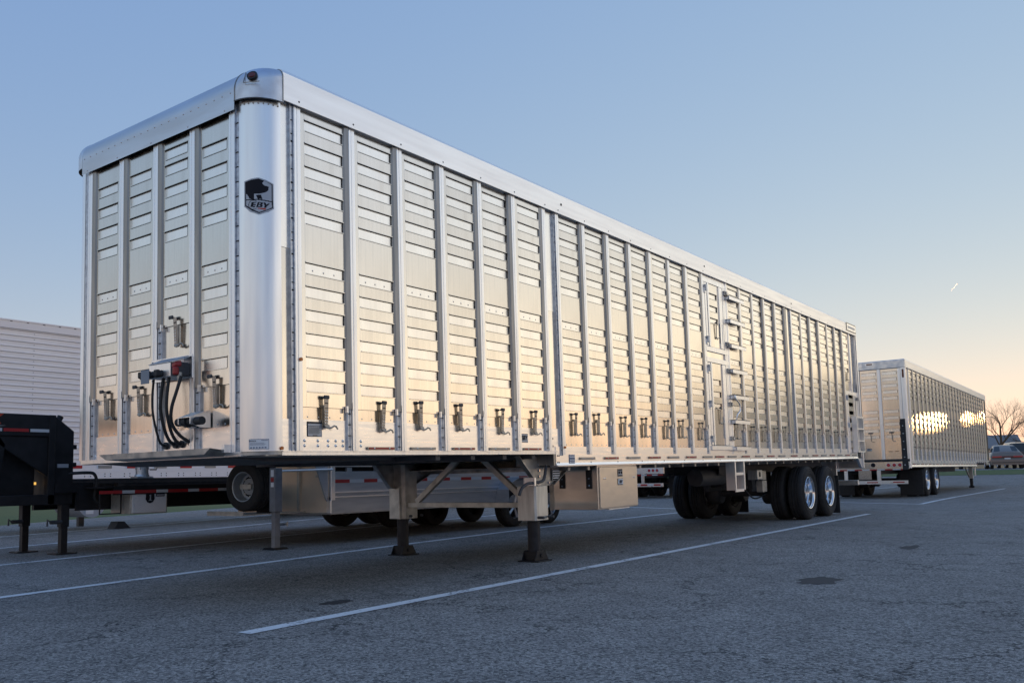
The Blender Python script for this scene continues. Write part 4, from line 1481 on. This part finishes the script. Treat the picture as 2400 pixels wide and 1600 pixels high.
# ================================================================ white reefer-like van trailer at the left edge
T3 = thing('van_trailer', 'white box trailer with horizontally ribbed side, standing behind the black gooseneck at left', 'trailer', (3.2, 12.0, -.02))
b = MB()
prof = [(.05, 1.38)]
z = 1.38
while z < 3.86:
    prof += [(.05, z + .072), (.028, z + .082), (.028, z + .098), (.05, z + .106)]
    z += .106
prof += [(.05, z), (.09, z), (.09, 1.38)]
b.prism(prof, 'x', .03, 15.9)
side = b.build('ribbed_side', WHITE, T3)
b = MB()
x = .9
while x < 15.5:
    zz = 1.42
    while zz < 3.9:
        b.dome((x, .048, zz), '-y', .010)
        zz += .106
    x += 1.22
b.build('side_rivets', LABELGREY, side)
b = MB().box(.0, .012, 1.21, 15.95, .09, 1.38).box(.0, .0, 1.07, 15.95, .09, 1.205).box(0, .03, 1.203, 15.95, .09, 1.212)
b.mat(1)
x = .25
while x < 15.6:
    for dx in (0, .12):
        for z in (1.115, 1.165):
            b.dome((x + dx, .0, z), '-y', .013)
    x += .42
b.build('bottom_rail', [WHITE, STEEL], T3)
for i in range(24):
    MB().box(.35 + .62 * i, .006, 1.275, .64 + .62 * i, .014, 1.335).build('reflector_light', [CLEAR, RED][(i + 1) % 2], T3)
b = MB().box(.0, .0, 3.92, 15.95, .09, 4.08).box(0, -.012, 4.06, 15.95, .09, 4.085)
b.mat(1)
for k in range(52):
    b.box(.12 + .305 * k, -.004, 4.045, .16 + .305 * k, .0, 4.058)
b.build('roof_rail', [WHITE, STEEL], T3)
b = MB().box(.02, .09, 1.08, 15.95, 2.55, 1.12).box(.02, .06, 4.05, 15.95, 2.57, 4.075).box(.02, 2.5, 1.07, 15.95, 2.55, 4.06).box(.0, .06, 1.07, .04, 2.55, 4.06).box(15.9, .06, 1.07, 15.95, 2.55, 4.06)
b.build('body_shell', WHITE, T3)
b = MB().box(.1, .30, .98, 15.9, 2.3, 1.08)
for y in (.75, 1.75):
    b.box(.3, y, .78, 15.8, y + .10, .98)
b.build('under_frame', STEEL, T3)
MB().tube([(5.44, -.012, 1.02), (5.44, .03, 1.02)], .05, 12).build('marker_lamp', AMBER, T3, smooth=True)
t = MB().tube([(2.23, .25, .58), (2.23, .27, .58), (2.23, 1.23, .58), (2.23, 1.25, .58)], .29, 32).build('fuel_tank', LABELGREY, T3, smooth=True)
MB().tube([(2.28, .24, .62), (2.28, .25, .62)], .12, 16).box(2.10, .244, .36, 2.26, .25, .44).build('tank_label', PAPER, t)
b = MB()
for y in (.5, 2.05):
    b.box(2.88, y - .07, .35, 3.02, y + .07, .98)
    if y < 1: b.mat(1).prism([(2.78, .02), (2.86, .17), (3.0, .17), (3.14, .02)], 'y', y - .14, y + .14).mat(0)
    else: b.box(2.88, y - .05, .04, 3.0, y + .05, .36)
b.build('landing_leg', [STEEL, BLACK], T3)
for x in (8.9, 10.35):
    for y0, sd in ((.05, 1), (2.52, -1)):
        make_wheel(T3, x, .5, y0, sd)

# ================================================================ silver gooseneck stock trailer under and behind the big one
T6 = thing('stock_trailer', 'silver stock trailer with red tape and spare wheel, seen beneath the big livestock trailer', 'trailer', (4.63, 4.34, 0))
# local x back from its front wall, y to the left
b = MB().box(0, .0, .44, 6.6, .035, .67)
b.mat(2)
for z in (.66, .725, 1.095, 1.215):
    b.box(.06, -.014, z, 6.6, .03, z + .016)
b.mat(0)
b.box(.06, .004, .678, 6.6, .04, .735).box(.06, .0, .735, 6.6, .04, 1.03)
k = .42
while k < 6.6:
    b.box(k - .10, .0, 1.03, k, .04, 1.085)
    k += .58
for k in range(4):
    b.box(.06, .008 - .004 * (k % 2), 1.118 + .028 * k, 6.6, .04, 1.146 + .028 * k)
k = 0
z = 1.233
while z < 2.25:
    b.box(.06, .0, z, 6.6, .04, z + .17)
    z += .25
b.mat(1).box(.06, .05, 1.0, 6.6, .06, 2.2)
b.build('slatted_side', [TRAILERGREY, GAPSHADE, LEDGE], T6)
MB().box(.0, -.02, .62, .075, .06, 2.3).box(-.03, -.03, .44, .0, .05, .62).build('corner_post', EXTR, T6, bevel=.006)
b = MB().box(-.012, .04, .445, .02, 2.06, 2.3)
fw = b.build('front_wall', TANWALL, T6)
MB().box(-.035, .62, .47, -.012, .675, 2.28).box(-.03, .08, .98, -.012, .12, 2.2).box(-.03, .08, .95, -.012, .28, .985).build('wall_batten', BRACE, fw)
MB().box(0, 2.06, .44, 6.6, 2.1, 2.3).box(6.56, 0, .44, 6.6, 2.1, 2.3).box(0, 0, 2.28, 6.6, 2.1, 2.32).box(.05, .05, .42, 6.6, 2.05, .45).build('body_shell', TRAILERGREY, T6)
b = MB()
for k in range(10):
    b.box(.09 + .57 * k, -.0165, .865, .37 + .57 * k, -.012 + .012, .91) if False else b.box(.09 + .57 * k, -.004, .865, .37 + .57 * k, .001, .915)
b.mat(1)
for k in range(10):
    b.box(.37 + .57 * k, -.004, .865, .66 + .57 * k, .001, .915)
b.build('reflective_tape', [RED, TAPEW], T6)
for x in (4.48, 5.66):
    for y0, sd in ((-.03, 1), (2.07, -1)):
        w = MB().lathe([(r * .74, y0 + sd * t * .85) for r, t in tyre_profile(0, .275)], (x, 0, .366), 'y', 40).build('tyre', TYRE, T6, smooth=True, ang=28)
        b = MB().lathe([(.222, y0 + sd * .02), (.215, y0 + sd * .012), (.20, y0 + sd * .03), (.19, y0 + sd * .10)], (x, 0, .366), 'y', 32)
        for k in range(5):
            a = 2 * math.pi * k / 5
            for da in (-.13, .13):
                b.tube([(x + .05 * math.cos(a + da), y0 + sd * .03, .366 + .05 * math.sin(a + da)), (x + .205 * math.cos(a + da * .5), y0 + sd * .022, .366 + .205 * math.sin(a + da * .5))], .018, 6)
        b.tube([(x, y0 + sd * .02, .366), (x, y0 + sd * .06, .366)], .055, 14)
        rm = b.build('rim', CHROMEDULL, w, smooth=True)
        MB().lathe([(.19, y0 + sd * .10), (.02, y0 + sd * .10)], (x, 0, .366), 'y', 24).build('brake_drum', GAPSHADE, rm)
fp = [(3.95, .44), (3.95, .66), (4.08, .80), (4.30, .88), (5.85, .88), (6.06, .80), (6.19, .66), (6.19, .44)]
b = MB()
for (x0, z0), (x1, z1) in zip(fp, fp[1:]):
    b.hexa([(x0, -.26, z0), (x1, -.26, z1), (x1, .02, z1), (x0, .02, z0), (x0, -.26, z0 + .012), (x1, -.26, z1 + .012), (x1, .02, z1 + .012), (x0, .02, z0 + .012)])
b.box(3.94, -.27, .42, 3.955, .0, .68)
b.build('fender', TRAILERGREY, T6)
# jack, brace rod, spare wheel on its tray
b = MB().box(-.92, .07, .50, -.80, .19, 1.085)
jk = b.build('front_jack', JACKGREY, T6, bevel=.006)
b = MB().box(-.90, .09, .02, -.82, .17, .50).mat(1)
for k in range(5):
    b.tube([(-.819, .13, .10 + .07 * k), (-.823, .13, .10 + .07 * k)], .012, 8)
b.mat(2).tube([(-.82, .13, .33), (-.72, .10, .335)], .022, 8).tube([(-.72, .10, .335), (-.70, .09, .36), (-.70, .09, .30)], .014, 6)
b.mat(1).prism([(-.99, .0), (-.73, .0), (-.76, .025), (-.96, .025)], 'y', .02, .25)
b.build('jack_leg', [JACKGREY, BLACK, LEVER], jk)
b = MB().mat(0).box(-.922, .10, .97, -.919, .16, 1.06).mat(1).box(-.922, .10, .90, -.919, .16, .955).mat(0).box(-.922, .10, .83, -.919, .16, .89)
b.build('jack_sticker', [PAPER, REDCAP], jk)
MB().cyl((-.80, .15, 1.045), (.02, -.02, 1.06), .016, 8).build('brace_rod', EXTR, T6)
MB().prism([(-.36, 1.25), (-.30, 1.25), (-.06, .64), (-.02, .60), (-.02, 1.25)], 'y', .03, .05).build('neck_gusset', TRAILERGREY, T6)
MB().box(-1.10, .50, .45, -.0, 1.30, .465).box(-1.11, .50, .45, -1.095, 1.30, .51).build('spare_tray', BRACE, T6)
sp = MB().lathe([(r * .70, t * .95) for r, t in tyre_profile(0, .275)], (0, 0, 0), 'y', 48).build('spare_tyre', TYRE, T6, smooth=True, ang=28)
sp.location, sp.rotation_euler = (-.84, .88, .84), (0, 0, R(-84))
b = MB().lathe([(.205, .018), (.210, .008), (.197, .012), (.190, .06), (.175, .14), (.115, .15), (.115, .13), (.05, .13)], (0, 0, 0), 'y', 40)
b.mat(1).box(-.11, .06, -.035, .11, .13, .035)
for k in range(8):
    a = 2 * math.pi * k / 8
    b.tube([(.15 * math.cos(a), .148, .15 * math.sin(a)), (.15 * math.cos(a), .143, .15 * math.sin(a))], .022, 10)
b.mat(2).lathe([(.21, .145), (.02, .146)], (0, 0, 0), 'y', 24)
b.build('spare_rim', [RIMGREY, BRACE, GAPSHADE], sp, smooth=True)
MB().box(-.50, .70, .46, -.40, 1.0, 1.3).box(-.56, .84, .80, -.40, .92, .88).build('spare_bracket', BLACK, T6)
b = MB().prism([(-2.42, 1.50), (-2.42, 2.3), (0, 2.3), (0, 1.32), (-.9, 1.32)], 'y', .25, 1.85)
b.build('gooseneck', TRAILERGREY, T6)
b = MB().box(-2.31, 1.0, 1.09, -2.19, 1.12, 1.5).tube([(-2.25, 1.06, 1.03), (-2.25, 1.06, 1.12)], .078, 16)
b.tube([(-2.25, 1.06, 1.0), (-2.25, 1.06, 1.03)], .095, 16, .085).box(-2.36, .98, .985, -2.14, 1.14, 1.005)
cp = b.build('coupler', GALV, T6, smooth=True)
MB().tube([(-2.18, 1.0, 1.09), (-2.10, .98, 1.09), (-2.09, .98, 1.12), (-2.09, .98, 1.22)], .010, 6).build('coupler_lever', LEVER, cp)
b = MB()
cpts = smooth_path([(-2.16, 1.0, 1.23), (-2.10, .98, 1.155), (-2.02, .96, 1.15), (-1.97, .96, 1.185), (-1.90, .95, 1.145), (-1.83, .94, 1.165), (-1.79, .93, 1.22)], 5)
for i in range(len(cpts) - 1):
    c = (cpts[i] + cpts[i + 1]) / 2; d = (cpts[i + 1] - cpts[i]).normalized() * .024
    n = (Vector((0, 0, 1)) if i % 2 else Vector((0, 1, 0))); n = (n - d.normalized() * n.dot(d.normalized())).normalized() * .014
    b.tube([c + d, c + d * .5 + n, c - d * .5 + n, c - d, c - d * .5 - n, c + d * .5 - n, c + d], .0055, 5)
b.build('safety_chain', LEVER, cp)

# ================================================================ black gooseneck flatbed at the left
T5 = thing('flatbed_trailer', 'black gooseneck flatbed trailer with red lettering and two jack legs at the left edge', 'trailer', (1.9, 6.1, 0))
# local: x from the upright of the neck, y from the near edge of the deck
def neck_frame(y0):
    b = MB().box(-5.0, y0, 1.56, -.0, y0 + .09, 1.845)
    b.prism([(-.88, 1.56), (-.0, 1.56), (-.0, .98)], 'y', y0 + .02, y0 + .07)
    b.box(-.09, y0 - .01, .66, .0, y0 + .10, 1.846)
    b.box(-.80, y0 - .01, .665, .0, y0 + .09, .80)
    b.prism([(-.96, 1.50), (-.70, 1.56), (-.62, 1.45), (-.70, .80), (-.80, .80)], 'y', y0 + .02, y0 + .06)
    return b


nf = neck_frame(.58).build('neck_frame', BLACK, T5, bevel=.008)
c = copy_of(nf, T5, (0, 1.25, 0))
b = MB().prism([(.0, 1.84), (.26, 1.64), (.26, .66), (0, .66)], 'y', .60, 1.90)
b.box(-.72, .75, .80, -.18, 1.1, 1.42)
b.build('neck_box', BLACK, T5, bevel=.008)
MB().box(.25, .62, 1.40, .31, .70, 1.46).box(.25, .62, 1.16, .31, .70, 1.22).tube([(.06, .66, 1.76), (.10, .66, 1.84)], .04, 10).build('neck_hinge', BLACK, T5)
b = MB()
text_into(b, 'AK', .17, lambda u, v: (-.815 + u, .576, 1.765 + v), .30, .006)
b.mat(1).add([(-1.4, .576, 1.672), (-.63, .576, 1.688), (-1.4, .576, 1.625)], [(0, 2, 1)])
b.build('neck_lettering', [LETTERRED, PAPER], T5)
b = MB()
for k in range(8):
    b.mat(k % 2).box(-.33 - .33 * k, .574, 1.615, -.02 - .33 * k, .579, 1.655)
b.build('reflective_tape', [TAPEW, RED], T5)
MB().box(.04, .594, 1.15, .19, .60, 1.20).build('neck_label', LABELGREY, T5)
for x, y in ((.17, .66), (.08, 1.55)):
    b = MB().box(x - .055, y - .055, .36, x + .055, y + .055, .94)
    j = b.build('jack_leg', BLACK, T5, bevel=.005)
    b = MB().box(x - .042, y - .042, .02, x + .042, y + .042, .40).box(x - .14, y - .12, .0, x + .14, y + .12, .018)
    b.mat(1).tube([(x - .05, y - .06, .43), (x - .20, y - .06, .43)], .026, 8).tube([(x - .20, y - .06, .43), (x - .235, y - .06, .47), (x - .24, y - .06, .38)], .012, 6)
    b.build('jack_foot', [BLACK, STEEL], j)
b = MB().box(.0, .56, .815, .52, .60, .945).box(.52, .0, .77, 9.0, .06, .89).box(.52, 2.36, .77, 9.0, 2.42, .89).box(.40, .03, .86, 9.0, 2.4, .885)
b.box(.3, .55, .57, 9.0, .62, .86).box(.3, 1.75, .57, 9.0, 1.82, .86)
b.build('deck_frame', BLACK, T5)
b = MB()
for k in range(14):
    b.mat(0).box(.30 + .50 * k, -.004, .788, .62 + .50 * k, .0, .83).mat(1).box(.62 + .50 * k, -.004, .788, .80 + .50 * k, .0, .83)
b.build('reflective_tape', [RED, TAPEW], T5)
b = MB().tube(smooth_path([(.2, .62, 1.07), (.40, .56, 1.08), (.52, .54, 1.06), (.56, .54, .92), (.53, .54, .76), (.58, .55, .66), (.70, .6, .60)]), .022, 8)
b.build('cable_loop', RUBBER, T5, smooth=True)
MB().tube([(.42, .2, .78), (.42, .2, .52), (.72, .2, .52), (.72, .2, .78)], .012, 6).build('step_loop', BLACK, T5)
MB().box(-.27, .95, .93, -.06, .96, .965).build('clearance_lamp', AMBERON, T5)
b = MB().box(.755, .03, .505, 1.31, .52, .815)
bx5 = b.build('tool_box', BRACE, T5, bevel=.006)
b = MB().box(.78, .014, .52, 1.285, .03, .79)
nx, nz = 26, 14
for i in range(nx):
    for j in range(nz):
        cx_, cz_ = .79 + .49 * (i + .5) / nx, .525 + .26 * (j + .5) / nz
        s = .007 if (i + j) % 2 else -.007
        b.hexa([(cx_ - .007, .011, cz_ - s), (cx_ + .007, .011, cz_ + s), (cx_ + .007, .015, cz_ + s), (cx_ - .007, .015, cz_ - s),
                (cx_ - .007, .011, cz_ - s + .004), (cx_ + .007, .011, cz_ + s + .004), (cx_ + .007, .015, cz_ + s + .004), (cx_ - .007, .015, cz_ - s + .004)])
lid = b.build('box_lid', TREAD, bx5)
b = MB().prism([(.975, .785), (1.095, .785), (1.10, .70), (1.075, .66), (1.035, .645), (.995, .66), (.97, .70)], 'y', .004, .012)
b.mat(1).prism([(1.02, .755), (1.045, .765), (1.045, .69), (1.07, .68), (1.0, .68), (1.025, .69), (1.03, .735)], 'y', .001, .004)
b.mat(0).box(1.125, .008, .735, 1.255, .014, .775).mat(1)
for k in range(6):
    b.box(1.135 + .019 * k, .005, .745, 1.149 + .019 * k, .009, .765)
b.build('box_badge', [INK, LABELGREY], bx5)
for x in (6.4, 7.3):
    for y0, sd in ((.35, 1), (2.07, -1)):
        make_inner(T5, x, .494, y0, sd)

# ================================================================ far right: cars, house, bare trees
def car(name, label, loc, heading, paint, kind='sedan', tail=True, group=None):
    """x forward, origin on the ground at the middle of the rear bumper"""
    t = thing(name, label, 'car', loc, (0, 0, heading))
    if kind == 'sedan':
        L_, Hw, zb = 5.0, .91, .24
        body = [(0, .42, .84), (.06, .30, .90), (.10, .86, .90), (.15, .95, .88), (1.05, 1.02, .90), (2.4, 1.0, .91), (3.5, 1.0, .91), (4.5, .88, .88), (4.95, .66, .78)]
        cab = [(.55, 1.00, .78), (1.25, 1.40, .62), (2.0, 1.46, .60), (2.7, 1.42, .60), (3.75, 1.0, .76)]
    else:
        L_, Hw, zb = 4.8, .97, .30
        body = [(0, .60, .90), (.05, 1.0, .95), (.2, 1.12, .96), (2.4, 1.12, .97), (3.6, 1.10, .96), (4.6, 1.0, .92), (4.8, .75, .84)]
        cab = [(.08, 1.10, .88), (.30, 1.74, .74), (1.6, 1.84, .74), (2.6, 1.80, .72), (3.5, 1.10, .82)]
    def loft(secs, z0f, n=9):
        b = MB(); vs_ = []; fs = []
        for x, zt, hw in secs:
            z0 = z0f(x)
            pts = [(-hw * .94, z0), (-hw, z0 + (zt - z0) * .35), (-hw * .985, z0 + (zt - z0) * .78), (-hw * .86, zt), (-hw * .4, zt + .02), (hw * .4, zt + .02), (hw * .86, zt), (hw * .985, z0 + (zt - z0) * .78), (hw, z0 + (zt - z0) * .35), (hw * .94, z0)]
            vs_ += [(x, y, z) for y, z in pts]
        m = 10
        for i in range(len(secs) - 1):
            for j in range(m):
                k = (j + 1) % m
                fs.append((i * m + j, (i + 1) * m + j, (i + 1) * m + k, i * m + k))
        fs += [tuple(range(m)), tuple(range((len(secs) - 1) * m, len(secs) * m))[::-1]]
        return b.add(vs_, fs)
    bo = loft(body, lambda x: zb).build('body', paint, t, smooth=True, ang=40)
    ca = loft(cab, lambda x: cab[0][1] - .04).build('cabin', paint, t, smooth=True, ang=35)
    # windows: rear, sides, windscreen (proud of the cabin skin)
    b = MB()
    (xa, za, wa), (xb, zb_, wb) = cab[0], cab[1]
    def lerp(a, b_, f): return a + (b_ - a) * f
    for f0, f1 in ((.16, .90),):
        p = []
        for f, s in ((f0, -1), (f0, 1), (f1, 1), (f1, -1)):
            p.append((lerp(xa, xb, f) - .012, s * lerp(wa, wb, f) * .86, lerp(za, zb_, f) + .012))
        b.add(p, [(0, 1, 2, 3)])
    b.build('rear_window', GLASS, ca)
    for s in (-1, 1):
        for i0, i1 in ((1, 2), (2, 3)):
            (x0, zt0, w0), (x1, zt1, w1) = cab[i0], cab[i1]
            z0 = cab[0][1] + .02
            b = MB().add([(x0 + .06, s * (max(w0, .62) * .93 + .10), z0), (x1 - .04, s * (max(w1, .62) * .93 + .10), z0), (x1 - .06, s * (w1 * .93 + .012), zt1 - .07), (x0 + .10, s * (w0 * .93 + .012), zt0 - .07)], [(0, 1, 2, 3)])
            b.build('side_window', GLASS, ca)
    x0 = -.012 if kind == 'sedan' else .01
    zl = .66 if kind == 'sedan' else .85
    for s in (-1, 1):
        MB().box(x0 - .01, min(s * .30, s * .80), zl + .02, x0 + .14, max(s * .30, s * .80), zl + .11).build('tail_light', TAIL, t, bevel=.02)
    MB().box(x0 - .006, -.28, zl + .02, x0 + .1, .28, zl + .10).build('trim_strip', REDTRIM if kind == 'sedan' else paint, t)
    MB().box(-.06, -Hw * .96, .36, .30, Hw * .96, .60).build('bumper', paint, t, bevel=.05)
    MB().box(x0 - .03, -.16, zl - .13, x0 + .06, .16, zl + .0).build('number_plate', PAPER, t)
    for x in (.95, L_ - .95):
        for s in (-1, 1):
            y0 = s * Hw * .98
            w = MB().lathe([(.2, y0 - s * .02), (.30, y0), (.33, y0 - s * .03), (.33, y0 - s * .20), (.2, y0 - s * .2)], (x, 0, .33), 'y', 28).build('wheel', TYRE, t, smooth=True)
            MB().lathe([(.21, y0 - s * .01), (.19, y0 - s * .03), (.02, y0 - s * .02)], (x, 0, .33), 'y', 20).build('rim', CHROMEDULL, w, smooth=True)
    return t


GLASS = mat('car_glass', (.012, .016, .018), .06, 0, spec=.7)
REDTRIM = mat('red_trim', (.13, .016, .02), .3)
CHAMP = mat('champagne_paint', (.17, .155, .145), .40, .2, coat=.4)
DARKCAR = mat('dark_paint', (.02, .022, .028), .28, .2, coat=.6)
car('sedan', 'beige sedan parked with its tail to the camera at the right edge', (56.4, 1.35, gz(56.4) + .01), R(12), CHAMP)
car('suv', 'dark car with pale glass partly out of frame beyond the beige sedan', (67.5, 1.6, gz(67.5) + .01), R(16), DARKCAR, 'suv')
car('suv', 'dark vehicle half hidden between the far livestock trailer and the beige sedan', (64.5, 4.15, gz(64.5) + .01), R(10), DARKCAR, 'suv')

H = thing('house', 'low house with a grey shingle roof and sunlit gable behind the parked cars', 'house', (126.5, 7.3, .88), (0, 0, R(14)))
b = MB().box(-4, .4, 0, 4, 14, 2.5)
b.build('wall', HOUSEWALL, H)
MB().prism([(-4.0, 2.5), (4.0, 2.5), (0, 4.0)], 'y', .35, .42).build('gable', HOUSEWALL, H)
b = MB()
for s in (-1, 1):
    b.hexa([(s * 4.5, 0, 2.30), (0, 0, 4.05), (0, 14.4, 4.05), (s * 4.5, 14.4, 2.30), (s * 4.5, 0, 2.42), (0, 0, 4.2), (0, 14.4, 4.2), (s * 4.5, 14.4, 2.42)])
rf = b.build('roof', SHINGLE, H)
MB().box(1.0, 5, 3.6, 1.6, 5.6, 4.7).build('chimney', HOUSEWALL, rf)
for y in (2.5, 5.5, 9.5, 12):
    w = MB().box(-4.06, y, 1.0, -3.98, y + 1.2, 2.1).build('window', PAPER, H)
    MB().box(-4.08, y + .08, 1.08, -4.05, y + 1.12, 2.02).build('pane', GLASS, w)


def bare_tree(name, label, loc, height, seed, spread=1.0, lean=.0, group=None, levels=6):
    rnd = random.Random(seed)
    t = thing(name, label, 'tree', loc, (0, 0, 0), group)
    tr, cr = MB(), MB()
    def grow(p, d, ln, r, lv):
        n = 3 if lv > 1 else 2
        pts = [p]
        q, e = p.copy(), d.copy()
        for i in range(n):
            e = (e + Vector((rnd.uniform(-1, 1), rnd.uniform(-1, 1), rnd.uniform(-.6, .9))) * (.16 if lv < 2 else .24)).normalized()
            q = q + e * ln / n
            pts.append(q.copy())
        r2 = r * (.62 if lv else .75)
        (tr if lv < 2 else cr).tube(pts, r, 7 if lv < 2 else (4 if lv < 4 else 3), r2, cap=False)
        if lv >= levels: return
        k = [4, 4, 4, 4, 4, 3, 3][lv]
        for j in range(k):
            f = 1.0 if j == 0 else rnd.uniform(.35, 1.0) if lv else rnd.uniform(.6, 1)
            idx = min(int(f * n), n - 1)
            bp = pts[idx] + (pts[idx + 1] - pts[idx]) * (f * n - idx)
            az = rnd.uniform(0, 2 * math.pi)
            tilt = rnd.uniform(.35, .95) * spread if j else rnd.uniform(.05, .35)
            a = e.orthogonal().normalized(); c = e.cross(a)
            nd = (e * math.cos(tilt) + (a * math.cos(az) + c * math.sin(az)) * math.sin(tilt))
            nd = (nd + Vector((0, 0, .14))).normalized()
            grow(bp, nd, ln * rnd.uniform(.60, .82), r2 * (.85 if j == 0 else rnd.uniform(.5, .75)), lv + 1)
    grow(Vector((0, 0, -.1)), Vector((.02, lean, 1)).normalized(), height * .27, height * .022, 0)
    tr.build('trunk', BARK, t, smooth=True)
    cr.build('crown', TWIG, t)
    return t


bare_tree('bare_tree', 'leafless spreading tree standing up behind the house roof at the right', (111.1, 7.95, .85), 10.2, 12, 1.12, -.14)
bare_tree('bare_tree', 'bare tree at the right border, mostly cut off by the frame', (106, 4.0, .85), 8.0, 31, 1.15, .05)

# unseen blocker and house added right of the frame to hold back low sun
def blocker_house(x, y, rz, label):
    h = thing('house', label, 'house', (x, y, .88), (0, 0, R(rz)))
    MB().box(-4, 0, 0, 4, 11, 5.2).build('wall', HOUSEWALL, h)
    MB().prism([(-4.0, 5.2), (4.0, 5.2), (0, 7.3)], 'y', .02, 10.98).build('gable', HOUSEWALL, h)
    b = MB()
    for s in (-1, 1):
        b.hexa([(s * 4.5, -.4, 4.95), (0, -.4, 7.3), (0, 11.4, 7.3), (s * 4.5, 11.4, 4.95), (s * 4.5, -.4, 5.08), (0, -.4, 7.46), (0, 11.4, 7.46), (s * 4.5, 11.4, 5.08)])
    b.build('roof', SHINGLE, h)
    for z in (1.0, 3.6):
        for q in (1.5, 4.8, 8.1):
            w = MB().box(-4.06, q, z, -3.98, q + 1.2, z + 1.3).build('window', PAPER, h)
            MB().box(-4.08, q + .08, z + .08, -4.05, q + 1.12, z + 1.22).build('pane', GLASS, w)


SUNBLOCK = thing('sun_blocker', 'unseen flat-roofed block added right of the frame to hold back low sun', 'sun_blocker', (93.8, -15.5, .85), (0, 0, R(-9.4)))
MB().box(0, -24, 0, 20, 3.25, 9.3).build('wall', CREAM, SUNBLOCK)
MB().box(-.15, -24.2, 9.3, 20.2, 3.4, 9.6).build('roof', SHINGLE, SUNBLOCK)
b = MB().box(1, 3.25, 0, 1.3, 8.5, 5.46).box(1, 3.25, 5.60, 1.3, 8.5, 9.0).box(1, 3.25, 5.46, 1.3, 4.2, 5.60).box(1, 4.75, 5.46, 1.3, 5.65, 5.60).box(1, 5.78, 5.46, 1.3, 6.25, 5.60).box(1, 6.34, 5.46, 1.3, 8.5, 5.60)  # slot shaped to let sun glint only on the farther livestock trailer
an = b.build('slotted_blocker', CREAM, SUNBLOCK)
MB().box(.8, 3.45, 9.0, 3.2, 8.7, 9.2).build('blocker_cap', SHINGLE, an)
MB().box(1, 8.5, 0, 6, 18, 4.6).box(.8, 8.5, 4.6, 6.2, 18.2, 4.8).build('low_blocker', CREAM, SUNBLOCK)  # added low wall that keeps sun off the trailers' lower parts
for y in (-20, -14, -8, -2):
    MB().box(-.06, y, .1, -.01, y + 3.4, 4.0).build('blocker_door', PAPER, SUNBLOCK)
blocker_house(112, -36, -9, 'unseen two-storey house added right of the frame to block low sun')

# woods round the far side of the lot (behind and right of the camera), seen only as reflections in the metal
def woods(a0, a1, n, d0, d1, seed):
    rnd = random.Random(seed)
    b = MB()
    def grow(p, d, ln, r, lv):
        q = p + d * ln
        b.tube([p, q], r, 4 if lv < 2 else 3, r * .6, cap=False)
        if lv == 4: return
        for j in range(4 if lv else 5):
            a = d.orthogonal().normalized(); c = d.cross(a)
            az, tl = rnd.uniform(0, 6.28), rnd.uniform(.25, .85)
            nd = (d * math.cos(tl) + (a * math.cos(az) + c * math.sin(az)) * math.sin(tl) + Vector((0, 0, .1))).normalized()
            grow(p + d * ln * rnd.uniform(.45, 1), nd, ln * rnd.uniform(.6, .8), r * .6, lv + 1)
    for i in range(n):
        az = R(a0 + (a1 - a0) * (i + rnd.random()) / n); ds = rnd.uniform(d0, d1)
        x, y = ds * math.cos(az), ds * math.sin(az)
        h = rnd.uniform(2.6, 4.4)
        grow(Vector((x, y, gz(x))), Vector((rnd.uniform(-.1, .1), rnd.uniform(-.1, .1), 1)).normalized(), h * .33, h * .03, 0)
        for k in range(5):
            bx_, by_ = x + rnd.uniform(-4, 4), y + rnd.uniform(-4, 4)
            hh = rnd.uniform(.8, 2.2)
            for m in range(10):
                b.tube([(bx_, by_, gz(x)), (bx_ + rnd.uniform(-1.6, 1.6), by_ + rnd.uniform(-1.6, 1.6), gz(x) + hh * rnd.uniform(.6, 1))], .10, 3, .03, cap=False)
    return tag(b.build('far_woods', FARWOOD), kind='stuff')


woods(-85, -28, 42, 85, 105, 5)
woods(105, 200, 50, 85, 110, 6)

# thin vapour trail low over the right-hand sky
b = MB().tube([(3314.8, 470.1, 615), (3320, 461, 626), (3326.5, 450.4, 640)], .2, 8, 1.3)
tag(b.build('contrail', VAPOUR), 'short white vapour trail slanting in the clear sky above the far trailer', 'contrail')
